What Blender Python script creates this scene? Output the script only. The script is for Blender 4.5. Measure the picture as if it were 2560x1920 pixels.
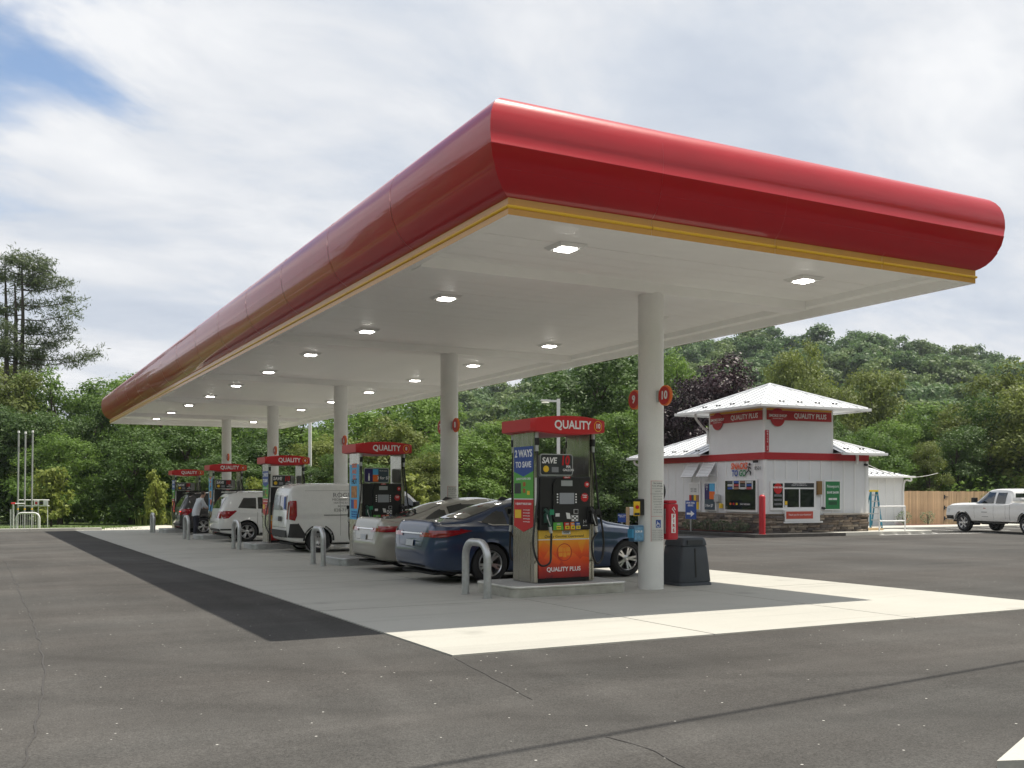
import bpy, bmesh, math, random
import numpy as np
from mathutils import Vector, Matrix, noise
from mathutils.bvhtree import BVHTree

R = math.radians
random.seed(7)
for o in list(bpy.data.objects):
    bpy.data.objects.remove(o)
scene = bpy.context.scene
COL = scene.collection

# ---------------------------------------------------------------- camera
TH = R(28.06)
FW = (math.sin(TH), math.cos(TH)); RT = (math.cos(TH), -math.sin(TH))
CAM_H = 1.52; FPX = 2499.0; KS = 0.0062
cam = bpy.data.cameras.new('camera'); camo = bpy.data.objects.new('camera', cam); COL.objects.link(camo)
camo.location = (0, 0, CAM_H); camo.rotation_euler = (R(90), 0, -TH)
cam.sensor_width = 36; cam.lens = FPX / 2560 * 36; cam.shift_y = (1231 - 960) / 2560
cam.clip_start = 0.1; cam.clip_end = 3000
scene.camera = camo
cy = scene.cycles; cy.max_bounces = 5; cy.diffuse_bounces = 4; cy.glossy_bounces = 2; cy.transmission_bounces = 1; cy.volume_bounces = 0; cy.transparent_max_bounces = 4; cy.caustics_reflective = False; cy.caustics_refractive = False; cy.sample_clamp_indirect = 6.0
scene.render.resolution_x = 1024; scene.render.resolution_y = 768

# ---------------------------------------------------------------- sky and sun
SUN = Vector((0.40, -0.105, 1.0)).normalized()
world = bpy.data.worlds.new('World'); scene.world = world; world.use_nodes = True
wn, wl = world.node_tree.nodes, world.node_tree.links
wn.clear()
def W(t, **k):
    n = wn.new(t)
    for a, b in k.items():
        setattr(n, a, b)
    return n
def wmath(op, a, b=None, clamp=False):
    n = W('ShaderNodeMath', operation=op, use_clamp=clamp)
    for i, v in enumerate((a, b)):
        if v is None: continue
        if isinstance(v, (int, float)): n.inputs[i].default_value = v
        else: wl.new(v, n.inputs[i])
    return n.outputs[0]
sky = W('ShaderNodeTexSky', sky_type='NISHITA', sun_disc=False, sun_elevation=math.asin(SUN.z), sun_rotation=math.atan2(SUN.x, SUN.y))
sky.air_density = 1.0; sky.dust_density = 0.6; sky.ozone_density = 1.4
tc = W('ShaderNodeTexCoord'); sep = W('ShaderNodeSeparateXYZ'); wl.new(tc.outputs['Generated'], sep.inputs[0])
zc = wmath('ADD', wmath('MAXIMUM', sep.outputs[2], 0.0), 0.22)
cmb = W('ShaderNodeCombineXYZ')
wl.new(wmath('DIVIDE', sep.outputs[0], zc), cmb.inputs[0]); wl.new(wmath('DIVIDE', sep.outputs[1], zc), cmb.inputs[1])
mp = W('ShaderNodeMapping'); mp.inputs['Rotation'].default_value = (0, 0, R(-38)); mp.inputs['Scale'].default_value = (0.62, 1.0, 1)
wl.new(cmb.outputs[0], mp.inputs[0])
def wnoise(scale, detail, rough, off=(0, 0, 0), dist=0.0):
    m = W('ShaderNodeMapping'); m.inputs['Location'].default_value = off; wl.new(mp.outputs[0], m.inputs[0])
    n = W('ShaderNodeTexNoise'); n.inputs['Scale'].default_value = scale; n.inputs['Detail'].default_value = detail
    n.inputs['Roughness'].default_value = rough; n.inputs['Distortion'].default_value = dist
    wl.new(m.outputs[0], n.inputs[0]); return n.outputs[0]
def wramp(v, stops):
    r = W('ShaderNodeValToRGB'); wl.new(v, r.inputs[0])
    while len(r.color_ramp.elements) < len(stops): r.color_ramp.elements.new(0.5)
    for e, (p, c) in zip(r.color_ramp.elements, stops):
        e.position = p; e.color = (*c, 1)
    return r.outputs[0]
n1 = wnoise(1.5, 8, 0.55, (3.1, 1.7, 0), 0.25)
n2 = wnoise(3.6, 9, 0.58, (7.7, 0.2, 0), 0.3)
# cloud brightness: pale white tops to blue-grey undersides
shade = wmath('ADD', wmath('MULTIPLY', n1, 0.56), wmath('MULTIPLY', n2, 0.50))
ccol = wramp(shade, [(0.39, (5.5, 6.1, 7.1)), (0.47, (6.4, 6.9, 7.7)), (0.54, (7.6, 7.85, 8.3)), (0.63, (9.0, 9.1, 9.3))])
# gaps in the cloud deck where blue shows (the largest, over the far left of the forecourt)
gd = Vector((FW[0], FW[1], 0)) + Vector((RT[0], RT[1], 0)) * (-0.60) + Vector((0, 0, 0.62)); gd.normalize()
dp = W('ShaderNodeVectorMath', operation='DOT_PRODUCT'); wl.new(tc.outputs['Generated'], dp.inputs[0]); dp.inputs[1].default_value = gd
ga = W('ShaderNodeMapRange'); ga.interpolation_type = 'SMOOTHSTEP'
ga.inputs[1].default_value = 0.94; ga.inputs[2].default_value = 0.997; wl.new(dp.outputs['Value'], ga.inputs[0])
cov = wmath('SUBTRACT', wmath('ADD', wmath('MULTIPLY', n1, 0.75), wmath('MULTIPLY', n2, 0.6)), wmath('MULTIPLY', ga.outputs[0], 0.38))
cv = W('ShaderNodeMapRange'); cv.interpolation_type = 'SMOOTHSTEP'
cv.inputs[1].default_value = 0.24; cv.inputs[2].default_value = 0.46; wl.new(cov, cv.inputs[0])
mx = W('ShaderNodeMix', data_type='RGBA'); wl.new(cv.outputs[0], mx.inputs[0]); skb = W('ShaderNodeVectorMath', operation='SCALE'); skb.inputs['Scale'].default_value = 1.6; wl.new(sky.outputs[0], skb.inputs[0]); wl.new(skb.outputs[0], mx.inputs[6]); wl.new(ccol, mx.inputs[7])
bg = W('ShaderNodeBackground'); bg.inputs[1].default_value = 0.08; wl.new(mx.outputs[2], bg.inputs[0])
wo = W('ShaderNodeOutputWorld'); wl.new(bg.outputs[0], wo.inputs[0])

sun = bpy.data.lights.new('sun', 'SUN'); sun.energy = 5.0; sun.angle = R(0.6); sun.color = (1.0, 0.935, 0.82)
suno = bpy.data.objects.new('sun', sun); COL.objects.link(suno); suno.location = SUN * 60
suno.rotation_euler = SUN.to_track_quat('Z', 'Y').to_euler()
scene.view_settings.view_transform = 'Standard'; scene.view_settings.look = 'None'
scene.view_settings.exposure = 0.37; scene.view_settings.gamma = 1.0; scene.view_settings.use_curve_mapping = False

# ---------------------------------------------------------------- helpers
def gz(x, y):
    return -KS * (FW[0] * x + FW[1] * y - 9.0)
def ray(px, D):
    "point at forward distance D seen in photo column px (2560 wide)"
    a = (px - 1280) / FPX
    return (FW[0] + RT[0] * a) * D, (FW[1] + RT[1] * a) * D
def zat(py, D):
    return CAM_H - (py - 1231) * D / FPX

MATS = {}
def M(name, col=(0.8, 0.8, 0.8), rough=0.5, metal=0.0, spec=0.5, coat=0.0, emit=None, trans=0.0, var=0.0, vscale=8.0, bump=0.0, bscale=60.0, coatr=0.05, stretch=None, rvar=0.0, orand=0.0):
    "principled material with procedural colour variation and fine relief"
    if name in MATS: return MATS[name]
    m = bpy.data.materials.new(name); m.use_nodes = True
    nt = m.node_tree; b = nt.nodes['Principled BSDF']
    b.inputs['Base Color'].default_value = (*col, 1); b.inputs['Roughness'].default_value = rough
    b.inputs['Metallic'].default_value = metal; b.inputs['Specular IOR Level'].default_value = spec
    b.inputs['Coat Weight'].default_value = coat; b.inputs['Coat Roughness'].default_value = coatr
    b.inputs['Transmission Weight'].default_value = trans
    if emit:
        b.inputs['Emission Color'].default_value = (*emit[0], 1); b.inputs['Emission Strength'].default_value = emit[1]
    if var or bump or rvar or orand:
        t = nt.nodes.new('ShaderNodeTexCoord'); mpn = nt.nodes.new('ShaderNodeMapping')
        nt.links.new(t.outputs['Object'], mpn.inputs[0])
        if stretch: mpn.inputs['Scale'].default_value = stretch
        if var or rvar:
            n = nt.nodes.new('ShaderNodeTexNoise'); n.inputs['Scale'].default_value = vscale; n.inputs['Detail'].default_value = 6; n.inputs['Roughness'].default_value = 0.62
            nt.links.new(mpn.outputs[0], n.inputs[0])
        last = None
        if var:
            r = nt.nodes.new('ShaderNodeMapRange'); r.inputs[1].default_value = 0.3; r.inputs[2].default_value = 0.7
            r.inputs[3].default_value = 1 - var; r.inputs[4].default_value = 1 + var
            nt.links.new(n.outputs[0], r.inputs[0]); last = r.outputs[0]
        if orand:
            oi = nt.nodes.new('ShaderNodeObjectInfo'); r2 = nt.nodes.new('ShaderNodeMapRange')
            r2.inputs[3].default_value = 1 - orand; r2.inputs[4].default_value = 1 + orand
            nt.links.new(oi.outputs['Random'], r2.inputs[0])
            if last:
                mm = nt.nodes.new('ShaderNodeMath'); mm.operation = 'MULTIPLY'; nt.links.new(last, mm.inputs[0]); nt.links.new(r2.outputs[0], mm.inputs[1]); last = mm.outputs[0]
            else: last = r2.outputs[0]
        if last:
            vm = nt.nodes.new('ShaderNodeVectorMath'); vm.operation = 'SCALE'; vm.inputs[0].default_value = col
            nt.links.new(last, vm.inputs['Scale']); nt.links.new(vm.outputs[0], b.inputs['Base Color'])
        if rvar:
            r = nt.nodes.new('ShaderNodeMapRange'); r.inputs[1].default_value = 0.3; r.inputs[2].default_value = 0.7
            r.inputs[3].default_value = max(0.02, rough - rvar); r.inputs[4].default_value = rough + rvar
            nt.links.new(n.outputs[0], r.inputs[0]); nt.links.new(r.outputs[0], b.inputs['Roughness'])
        if bump:
            nb = nt.nodes.new('ShaderNodeTexNoise'); nb.inputs['Scale'].default_value = bscale; nb.inputs['Detail'].default_value = 4
            nt.links.new(mpn.outputs[0], nb.inputs[0])
            bp = nt.nodes.new('ShaderNodeBump'); bp.inputs['Strength'].default_value = bump; bp.inputs['Distance'].default_value = 0.02
            nt.links.new(nb.outputs[0], bp.inputs['Height']); nt.links.new(bp.outputs[0], b.inputs['Normal'])
    MATS[name] = m
    return m

class MB:
    "collects shapes; build() links them as one mesh object"
    def __init__(s): s.v = []; s.f = []
    def add(s, vs, fs):
        o = len(s.v); s.v += [tuple(v) for v in vs]; s.f += [tuple(i + o for i in f) for f in fs]; return s
    def box(s, x0, x1, y0, y1, z0, z1, bev=0.0):
        if bev:
            bm = bmesh.new(); bmesh.ops.create_cube(bm, size=1)
            for v in bm.verts:
                v.co = (x0 + (v.co.x + .5) * (x1 - x0), y0 + (v.co.y + .5) * (y1 - y0), z0 + (v.co.z + .5) * (z1 - z0))
            bmesh.ops.bevel(bm, geom=bm.edges[:], offset=bev, segments=2, affect='EDGES', profile=0.6)
            return s.bm(bm)
        return s.add([(x0, y0, z0), (x1, y0, z0), (x1, y1, z0), (x0, y1, z0), (x0, y0, z1), (x1, y0, z1), (x1, y1, z1), (x0, y1, z1)],
                     [(0, 3, 2, 1), (4, 5, 6, 7), (0, 1, 5, 4), (1, 2, 6, 5), (2, 3, 7, 6), (3, 0, 4, 7)])
    def bm(s, bm, free=True):
        bm.verts.index_update()
        s.add([v.co[:] for v in bm.verts], [[v.index for v in f.verts] for f in bm.faces])
        if free: bm.free()
        return s
    def tube(s, path, r, n=8, cap=True):
        pts = [Vector(p) for p in path]; k = len(pts); rs = r if isinstance(r, (list, tuple)) else [r] * k
        vs = []; fs = []
        t0 = (pts[1] - pts[0]).normalized()
        a = t0.orthogonal().normalized()
        for i, p in enumerate(pts):
            t = (pts[min(i + 1, k - 1)] - pts[max(i - 1, 0)]).normalized()
            a = (a - t * a.dot(t)).normalized(); b = t.cross(a)
            for j in range(n):
                an = 2 * math.pi * j / n
                vs.append(p + (a * math.cos(an) + b * math.sin(an)) * rs[i])
        for i in range(k - 1):
            for j in range(n):
                fs.append((i * n + j, i * n + (j + 1) % n, (i + 1) * n + (j + 1) % n, (i + 1) * n + j))
        if cap:
            fs.append(tuple(range(n))[::-1]); fs.append(tuple((k - 1) * n + j for j in range(n)))
        return s.add(vs, fs)
    def prism(s, poly, z0, z1, axis='z'):
        "polygon (a,b) extruded along axis"
        def P(a, b, c): return {'z': (a, b, c), 'y': (a, c, b), 'x': (c, a, b)}[axis]
        n = len(poly)
        vs = [P(a, b, z0) for a, b in poly] + [P(a, b, z1) for a, b in poly]
        fs = [tuple(range(n))[::-1], tuple(range(n, 2 * n))] + [(i, (i + 1) % n, n + (i + 1) % n, n + i) for i in range(n)]
        return s.add(vs, fs)
    def lathe(s, prof, c=(0, 0, 0), axis='z', n=24):
        vs = []; fs = []; k = len(prof)
        for i in range(n):
            a = 2 * math.pi * i / n; ca, sa = math.cos(a), math.sin(a)
            for r, h in prof:
                p = {'z': (r * ca, r * sa, h), 'y': (r * ca, h, r * sa), 'x': (h, r * ca, r * sa)}[axis]
                vs.append((p[0] + c[0], p[1] + c[1], p[2] + c[2]))
        for i in range(n):
            for j in range(k - 1):
                a = i * k + j; b = ((i + 1) % n) * k + j
                fs.append((a, b, b + 1, a + 1))
        return s.add(vs, fs)
    def grid(s, rows, close=False):
        "rows of equal-length point lists"
        n = len(rows[0]); vs = [p for r in rows for p in r]; fs = []
        for i in range(len(rows) - 1):
            for j in range(n if close else n - 1):
                fs.append((i * n + j, i * n + (j + 1) % n, (i + 1) * n + (j + 1) % n, (i + 1) * n + j))
        return s.add(vs, fs)
    def mesh(s, name, mat, smooth=None, fix=True):
        me = bpy.data.meshes.new(name); me.from_pydata(s.v, [], s.f)
        if fix:
            bm = bmesh.new(); bm.from_mesh(me); bmesh.ops.recalc_face_normals(bm, faces=bm.faces); bm.to_mesh(me); bm.free()
        if smooth:
            me.shade_smooth()
            if smooth is not True: me.set_sharp_from_angle(angle=R(smooth))
        me.materials.append(mat)
        return me
    def build(s, name, mat, parent=None, loc=(0, 0, 0), rot=(0, 0, 0), smooth=None, fix=True):
        return link(name, s.mesh(name, mat, smooth, fix), parent, loc, rot)

def link(name, me, parent=None, loc=(0, 0, 0), rot=(0, 0, 0)):
    o = bpy.data.objects.new(name, me); COL.objects.link(o); o.location = loc; o.rotation_euler = rot
    if parent is not None: o.parent = parent
    return o
def tag(o, label=None, cat=None, group=None, kind=None):
    if label: o['label'] = label
    if cat: o['category'] = cat
    if group: o['group'] = group
    if kind: o['kind'] = kind
    return o
def thing(name, label, cat, loc=(0, 0, 0), rz=0.0, group=None):
    o = bpy.data.objects.new(name, None); COL.objects.link(o); o.location = loc; o.rotation_euler = (0, 0, rz)
    o.empty_display_size = 0.2
    return tag(o, label, cat, group)
def part(name, parent, loc=(0, 0, 0), rot=(0, 0, 0)):
    return link(name, None, parent, loc, rot)
def dup(o, parent=None, loc=None, rz=None, label=None, group=None):
    c = o.copy(); COL.objects.link(c); c.parent = parent
    if loc is not None: c.location = loc
    if rz is not None: c.rotation_euler = (0, 0, rz)
    for ch in o.children: dup(ch, c)
    return tag(c, label, None, group)

FONT = {}
def text_mesh(txt, size, mat, bold=0.0, shear=0.0, ext=0.0015, sx=1.0, align='CENTER', space=1.0):
    key = (txt, size, mat.name, bold, shear, ext, sx, align, space)
    if key in FONT: return FONT[key]
    cu = bpy.data.curves.new('lettering', 'FONT'); cu.body = txt; cu.size = size; cu.align_x = align; cu.align_y = 'CENTER'
    cu.offset = bold * size; cu.shear = shear; cu.extrude = ext; cu.space_character = space; cu.resolution_u = 3
    ob = bpy.data.objects.new('lettering', cu)
    me = bpy.data.meshes.new_from_object(ob)
    bpy.data.objects.remove(ob)
    for v in me.vertices: v.co.x *= sx
    me.materials.clear(); me.materials.append(mat); me.name = 'lettering'
    FONT[key] = me
    return me
def text(txt, size, mat, parent, loc, rot=(R(90), 0, 0), name='lettering', **k):
    return link(name, text_mesh(txt, size, mat, **k), parent, loc, rot)

# shared paints
WHITE = M('white_paint', (0.80, 0.80, 0.78), 0.45, var=0.04, vscale=3)
RED = M('red_gloss', (0.41, 0.005, 0.012), 0.34, spec=0.2, coat=0.6, coatr=0.03, var=0.06, vscale=1.5, bump=0.22, bscale=1.6, stretch=(1, 1, 2.5))
REDF = M('red_sign', (0.55, 0.016, 0.02), 0.4)
ORANGE = M('orange_print', (0.8, 0.16, 0.02), 0.45)
YELLOW = M('yellow_print', (0.85, 0.55, 0.03), 0.45)
BLACK = M('black_plastic', (0.012, 0.012, 0.013), 0.38, bump=0.15, bscale=400)
BLACKM = M('black_matte', (0.01, 0.01, 0.01), 0.8)
RUBBER = M('black_rubber', (0.014, 0.014, 0.014), 0.55)
STEEL = M('brushed_steel', (0.50, 0.48, 0.43), 0.24, 1.0, stretch=(6, 6, .6), rvar=0.06, var=.06, vscale=4)
GALV = M('galvanised_steel', (0.55, 0.56, 0.57), 0.42, 0.85, var=0.12, vscale=14, rvar=0.1)
CHROME = M('chrome', (0.75, 0.75, 0.76), 0.1, 1.0)
TXTW = M('white_lettering', (0.85, 0.85, 0.85), 0.5)
TXTB = M('black_lettering', (0.02, 0.02, 0.022), 0.5)
TXTG = M('grey_lettering', (0.2, 0.2, 0.21), 0.6)
BLUEP = M('blue_print', (0.02, 0.07, 0.32), 0.45)
SKYP = M('light_blue_print', (0.09, 0.42, 0.72), 0.45)
GREENP = M('green_print', (0.10, 0.40, 0.06), 0.45)
PAPER = M('paper_print', (0.72, 0.72, 0.70), 0.6, var=0.05, vscale=20)
SCREEN = M('grey_screen', (0.33, 0.35, 0.38), 0.15)
# ================================================================ ground
def asphalt_mat():
    m = bpy.data.materials.new('asphalt'); m.use_nodes = True; nt = m.node_tree; N = nt.nodes; L = nt.links
    b = N['Principled BSDF']
    tc = N.new('ShaderNodeTexCoord')
    def nz(scale, det, st=(1, 1, 1), rough=0.6, rot=0):
        mp = N.new('ShaderNodeMapping'); mp.inputs['Scale'].default_value = st; mp.inputs['Rotation'].default_value = (0, 0, rot); L.new(tc.outputs['Object'], mp.inputs[0])
        n = N.new('ShaderNodeTexNoise'); n.inputs['Scale'].default_value = scale; n.inputs['Detail'].default_value = det; n.inputs['Roughness'].default_value = rough
        L.new(mp.outputs[0], n.inputs[0]); return n.outputs[0]
    def rng(v, a, b_, c, d):
        r = N.new('ShaderNodeMapRange'); r.inputs[1].default_value = a; r.inputs[2].default_value = b_; r.inputs[3].default_value = c; r.inputs[4].default_value = d
        L.new(v, r.inputs[0]); return r.outputs[0]
    def mul(a, b_):
        x = N.new('ShaderNodeMath'); x.operation = 'MULTIPLY'; L.new(a, x.inputs[0]); L.new(b_, x.inputs[1]); return x.outputs[0]
    big = rng(nz(0.22, 5), 0.3, 0.7, 0.78, 1.2)
    streak = rng(nz(0.9, 5, (0.16, 1.0, 1), 0.65, R(-4)), 0.35, 0.65, 0.9, 1.1)
    streak2 = rng(nz(1.3, 4, (1.0, 0.1, 1), 0.6, R(10)), 0.4, 0.66, 0.95, 1.07)
    grit = rng(nz(70, 4, (1, 1, 1), 0.75), 0.3, 0.7, 0.55, 1.45)
    fine = rng(nz(14, 5, (1, 1, 1), 0.7), 0.3, 0.7, 0.9, 1.1)
    patch = rng(nz(0.5, 3, (0.35, 1.0, 1), 0.5, R(20)), 0.56, 0.60, 1.0, 0.90)
    # tyre tracks curving round the end of the pad
    sp = N.new('ShaderNodeSeparateXYZ'); L.new(tc.outputs['Object'], sp.inputs[0])
    def mth(op, a, b_):
        x = N.new('ShaderNodeMath'); x.operation = op
        for i_, q in enumerate((a, b_)):
            if isinstance(q, (int, float)): x.inputs[i_].default_value = q
            else: L.new(q, x.inputs[i_])
        return x.outputs[0]
    def track(cx_, cy_, rad_, w_, gain):
        dx_ = mth('SUBTRACT', sp.outputs[0], cx_); dy_ = mth('SUBTRACT', sp.outputs[1], cy_)
        d_ = mth('SQRT', mth('ADD', mth('MULTIPLY', dx_, dx_), mth('MULTIPLY', dy_, dy_)), 0)
        d_ = mth('ADD', d_, mth('MULTIPLY', nz(0.6, 2), .3))
        e_ = rng(mth('ABSOLUTE', mth('SUBTRACT', d_, rad_), 0), w_ * .5, w_ * 1.6, gain, 1.0)
        return e_
    tr = mul(mul(track(12, 20, 15.2, .11, 0.90), track(12, 20, 16.75, .11, 0.91)), mul(track(-30, 14, 33.6, .12, 1.10), track(-30, 14, 35.2, .12, 1.08)))
    tr = mul(tr, mul(track(6, -14, 19.2, .12, 1.10), track(6, -14, 20.7, .12, 1.08)))
    big = mul(big, tr)
    v = mul(mul(mul(mul(big, streak), mul(grit, fine)), streak2), patch)
    tint = N.new('ShaderNodeValToRGB'); L.new(nz(0.35, 3, (0.5, 1, 1)), tint.inputs[0])
    tint.color_ramp.elements[0].position = 0.35; tint.color_ramp.elements[0].color = (0.073, 0.0715, 0.0685, 1)
    tint.color_ramp.elements[1].position = 0.65; tint.color_ramp.elements[1].color = (0.081, 0.0765, 0.072, 1)
    sc = N.new('ShaderNodeVectorMath'); sc.operation = 'SCALE'; L.new(tint.outputs[0], sc.inputs[0]); L.new(v, sc.inputs['Scale'])
    # bright stone chips and scraps, with sun glints painted into the colour
    def specks(scale, thr, col):
        vo = N.new('ShaderNodeTexVoronoi'); vo.inputs['Scale'].default_value = scale; L.new(tc.outputs['Object'], vo.inputs[0])
        sp = N.new('ShaderNodeSeparateColor'); L.new(vo.outputs['Color'], sp.inputs[0])
        near = rng(vo.outputs['Distance'], 0.16, 0.24, 1, 0)
        pick = rng(sp.outputs[0], thr, thr + 0.003, 0, 1)
        return mul(near, pick)
    c = specks(24.0, 0.988, None)
    mix = N.new('ShaderNodeMix'); mix.data_type = 'RGBA'; L.new(c, mix.inputs[0]); L.new(sc.outputs[0], mix.inputs[6]); mix.inputs[7].default_value = (0.5, 0.49, 0.46, 1)
    L.new(mix.outputs[2], b.inputs['Base Color'])
    b.inputs['Roughness'].default_value = 0.9; b.inputs['Specular IOR Level'].default_value = 0.08
    bp = N.new('ShaderNodeBump'); bp.inputs['Strength'].default_value = 0.55; bp.inputs['Distance'].default_value = 0.012
    L.new(nz(120, 3), bp.inputs['Height']); L.new(bp.outputs[0], b.inputs['Normal'])
    return m
def concrete_mat(name, col, streaks=True):
    m = bpy.data.materials.new(name); m.use_nodes = True; nt = m.node_tree; N = nt.nodes; L = nt.links; b = N['Principled BSDF']
    tc = N.new('ShaderNodeTexCoord'); geo = N.new('ShaderNodeNewGeometry')
    def nz(scale, det, st=(1, 1, 1)):
        mp = N.new('ShaderNodeMapping'); mp.inputs['Scale'].default_value = st; L.new(geo.outputs['Position'], mp.inputs[0])
        n = N.new('ShaderNodeTexNoise'); n.inputs['Scale'].default_value = scale; n.inputs['Detail'].default_value = det; n.inputs['Roughness'].default_value = 0.62; L.new(mp.outputs[0], n.inputs[0]); return n.outputs[0]
    def rng(v, a, b_, c, d):
        r = N.new('ShaderNodeMapRange'); r.inputs[1].default_value = a; r.inputs[2].default_value = b_; r.inputs[3].default_value = c; r.inputs[4].default_value = d
        L.new(v, r.inputs[0]); return r.outputs[0]
    def mul(a, b_):
        x = N.new('ShaderNodeMath'); x.operation = 'MULTIPLY'; L.new(a, x.inputs[0]); L.new(b_, x.inputs[1]); return x.outputs[0]
    v = mul(rng(nz(0.5, 5), 0.3, 0.7, 0.94, 1.06), rng(nz(60, 3), 0.3, 0.7, 0.95, 1.05))
    if streaks:  # rubber scuffs where cars pull through along x
        v = mul(v, rng(nz(1.0, 5, (0.14, 1.6, 1)), 0.55, 0.72, 1.0, 0.84))
        v = mul(v, rng(nz(2.3, 4, (0.12, 2.2, 1)), 0.58, 0.7, 1.0, 0.88))
    if streaks:
        vo = N.new('ShaderNodeTexVoronoi'); vo.inputs['Scale'].default_value = 0.9; vo.inputs['Randomness'].default_value = 1.0
        wp = N.new('ShaderNodeVectorMath'); wp.operation = 'ADD'; L.new(geo.outputs['Position'], wp.inputs[0])
        nn = N.new('ShaderNodeTexNoise'); nn.inputs['Scale'].default_value = 3.0; L.new(geo.outputs['Position'], nn.inputs[0])
        sk = N.new('ShaderNodeVectorMath'); sk.operation = 'SCALE'; sk.inputs['Scale'].default_value = .35; L.new(nn.outputs['Color'], sk.inputs[0]); L.new(sk.outputs[0], wp.inputs[1])
        L.new(wp.outputs[0], vo.inputs[0]); v = mul(v, rng(vo.outputs['Distance'], 0.03, 0.2, 0.80, 1.0))
        v = mul(v, rng(nz(9, 4), 0.62, 0.75, 1.0, 0.86))
    sc = N.new('ShaderNodeVectorMath'); sc.operation = 'SCALE'; sc.inputs[0].default_value = col; L.new(v, sc.inputs['Scale'])
    L.new(sc.outputs[0], b.inputs['Base Color']); b.inputs['Roughness'].default_value = 0.8; b.inputs['Specular IOR Level'].default_value = 0.3
    bp = N.new('ShaderNodeBump'); bp.inputs['Strength'].default_value = 0.2; bp.inputs['Distance'].default_value = 0.01
    L.new(nz(150, 2, (0.25, 1, 1)), bp.inputs['Height']); L.new(bp.outputs[0], b.inputs['Normal'])
    return m
ASPH = asphalt_mat(); CONC = concrete_mat('forecourt_concrete', (0.405, 0.398, 0.362)); CONC2 = concrete_mat('kerb_concrete', (0.46, 0.45, 0.41), False)
TURF = M('turf', (0.075, 0.115, 0.028), 0.9, var=0.35, vscale=1.2, bump=0.5, bscale=20)

def sheet(name, poly, dz, mat, parent=None, thick=0.0):
    mb = MB(); n = len(poly)
    top = [(x, y, gz(x, y) + dz) for x, y in poly]
    if thick:
        mb.add(top + [(x, y, z - thick) for x, y, z in top], [tuple(range(n))] + [(i, n + i, n + (i + 1) % n, (i + 1) % n) for i in range(n)])
    else: mb.add(top, [tuple(range(n))])
    return mb.build(name, mat, parent)
def rect(x0, x1, y0, y1): return [(x0, y0), (x1, y0), (x1, y1), (x0, y1)]
tag(sheet('ground', rect(-900, 1200, -500, 1500), -0.03, TURF), kind='structure')
lot = tag(sheet('asphalt_lot', [(-70, -40), (95, -40), (95, 37.9), (36, 37.9), (36, 49.6), (-70, 49.6)], 0.0, ASPH), kind='structure')

# paving seams (thin sunk-looking tar lines following the paver's passes)
TAR = M('tar_seam', (0.050, 0.047, 0.045), 0.9)
def ribbon(name, pts, w, mat, dz, parent):
    mb = MB(); rows = []
    for i, p in enumerate(pts):
        a = Vector(pts[max(i - 1, 0)]); b = Vector(pts[min(i + 1, len(pts) - 1)]); t = (b - a).normalized(); nrm = Vector((-t.y, t.x))
        ww = w * random.uniform(0.5, 1.3)
        rows.append([(p[0] + nrm.x * s * ww, p[1] + nrm.y * s * ww, gz(p[0], p[1]) + dz) for s in (-.5, .5)])
    mb.grid(rows); return mb.build(name, mat, parent, fix=False)
def gpx(x, y):
    D = FPX * (CAM_H - 9 * KS) / (y - 1231 - KS * FPX); a = (x - 1280) / FPX
    return ((FW[0] + RT[0] * a) * D, (FW[1] + RT[1] * a) * D)
def wavy(pts, n=40, amp=0.012):
    out = []
    for i in range(n):
        t = i / (n - 1) * (len(pts) - 1); k = min(int(t), len(pts) - 2); u = t - k
        a, b = Vector(pts[k]), Vector(pts[k + 1]); p = a.lerp(b, u)
        out.append((p.x + noise.noise((p.y * 2, 3.1, 0)) * amp * 3, p.y + noise.noise((p.x * 2, 0, 1.7)) * amp * 3))
    return out
ribbon('paving_seam', wavy([gpx(12, 1400), gpx(50, 1480), gpx(85, 1560), gpx(108, 1640), gpx(112, 1690), gpx(108, 1740), gpx(85, 1830), gpx(48, 1915), gpx(20, 1990)], 160, .02), 0.016, TAR, 0.004, lot)
ribbon('paving_seam', wavy([gpx(1136, 1645), gpx(1250, 1705), gpx(1330, 1750)], 24), 0.012, TAR, 0.004, lot)
ribbon('paving_seam', wavy([gpx(1520, 1842), gpx(1640, 1880), gpx(1720, 1925)], 24), 0.012, TAR, 0.004, lot)

# concrete forecourt pad: separate slabs with sawn joints
pad = tag(thing('forecourt', 'pale concrete fuelling forecourt', 'pavement'), kind='structure'); del pad['category']
px = [3.86, 6.95, 10.05, 13.15]; py = [8.42 + 4.15 * i for i in range(11)]
for j in range(10):
    for i in range(3):
        sheet('slab', rect(px[i] + .011, px[i + 1] - .011, py[j] + .011, py[j + 1] - .011), 0.014, CONC, pad, thick=0.05)
# pale kerb, apron and verge past the far end
kerb = tag(thing('kerb', 'pale concrete kerb at the far edge of the asphalt', 'kerb'), kind='structure'); del kerb['category']
for i in range(13):
    x0 = -34 + i * 3.0
    sheet('kerbstone', rect(x0 + .005, x0 + 2.995, 49.5, 50.1), 0.12, CONC2, kerb, thick=0.16)
tag(sheet('driveway', [(5, 50.02), (42, 50.02), (42, 56.5), (9, 57.5), (5.5, 53)], 0.006, concrete_mat('apron_concrete', (0.47, 0.45, 0.39), False)), kind='structure')
# near right kerb tip
nk = tag(thing('traffic_island', 'pale concrete kerb corner by the road entrance', 'kerb'), kind='structure'); del nk['category']
p1, p2 = gpx(2492, 1925), gpx(2566, 1858)
sheet('kerbstone', [p1, (p1[0] + 1.5, p1[1] - 0.6), (p2[0] + 1.5, p2[1] - 0.4), p2], 0.05, CONC2, nk, thick=0.07)

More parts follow.
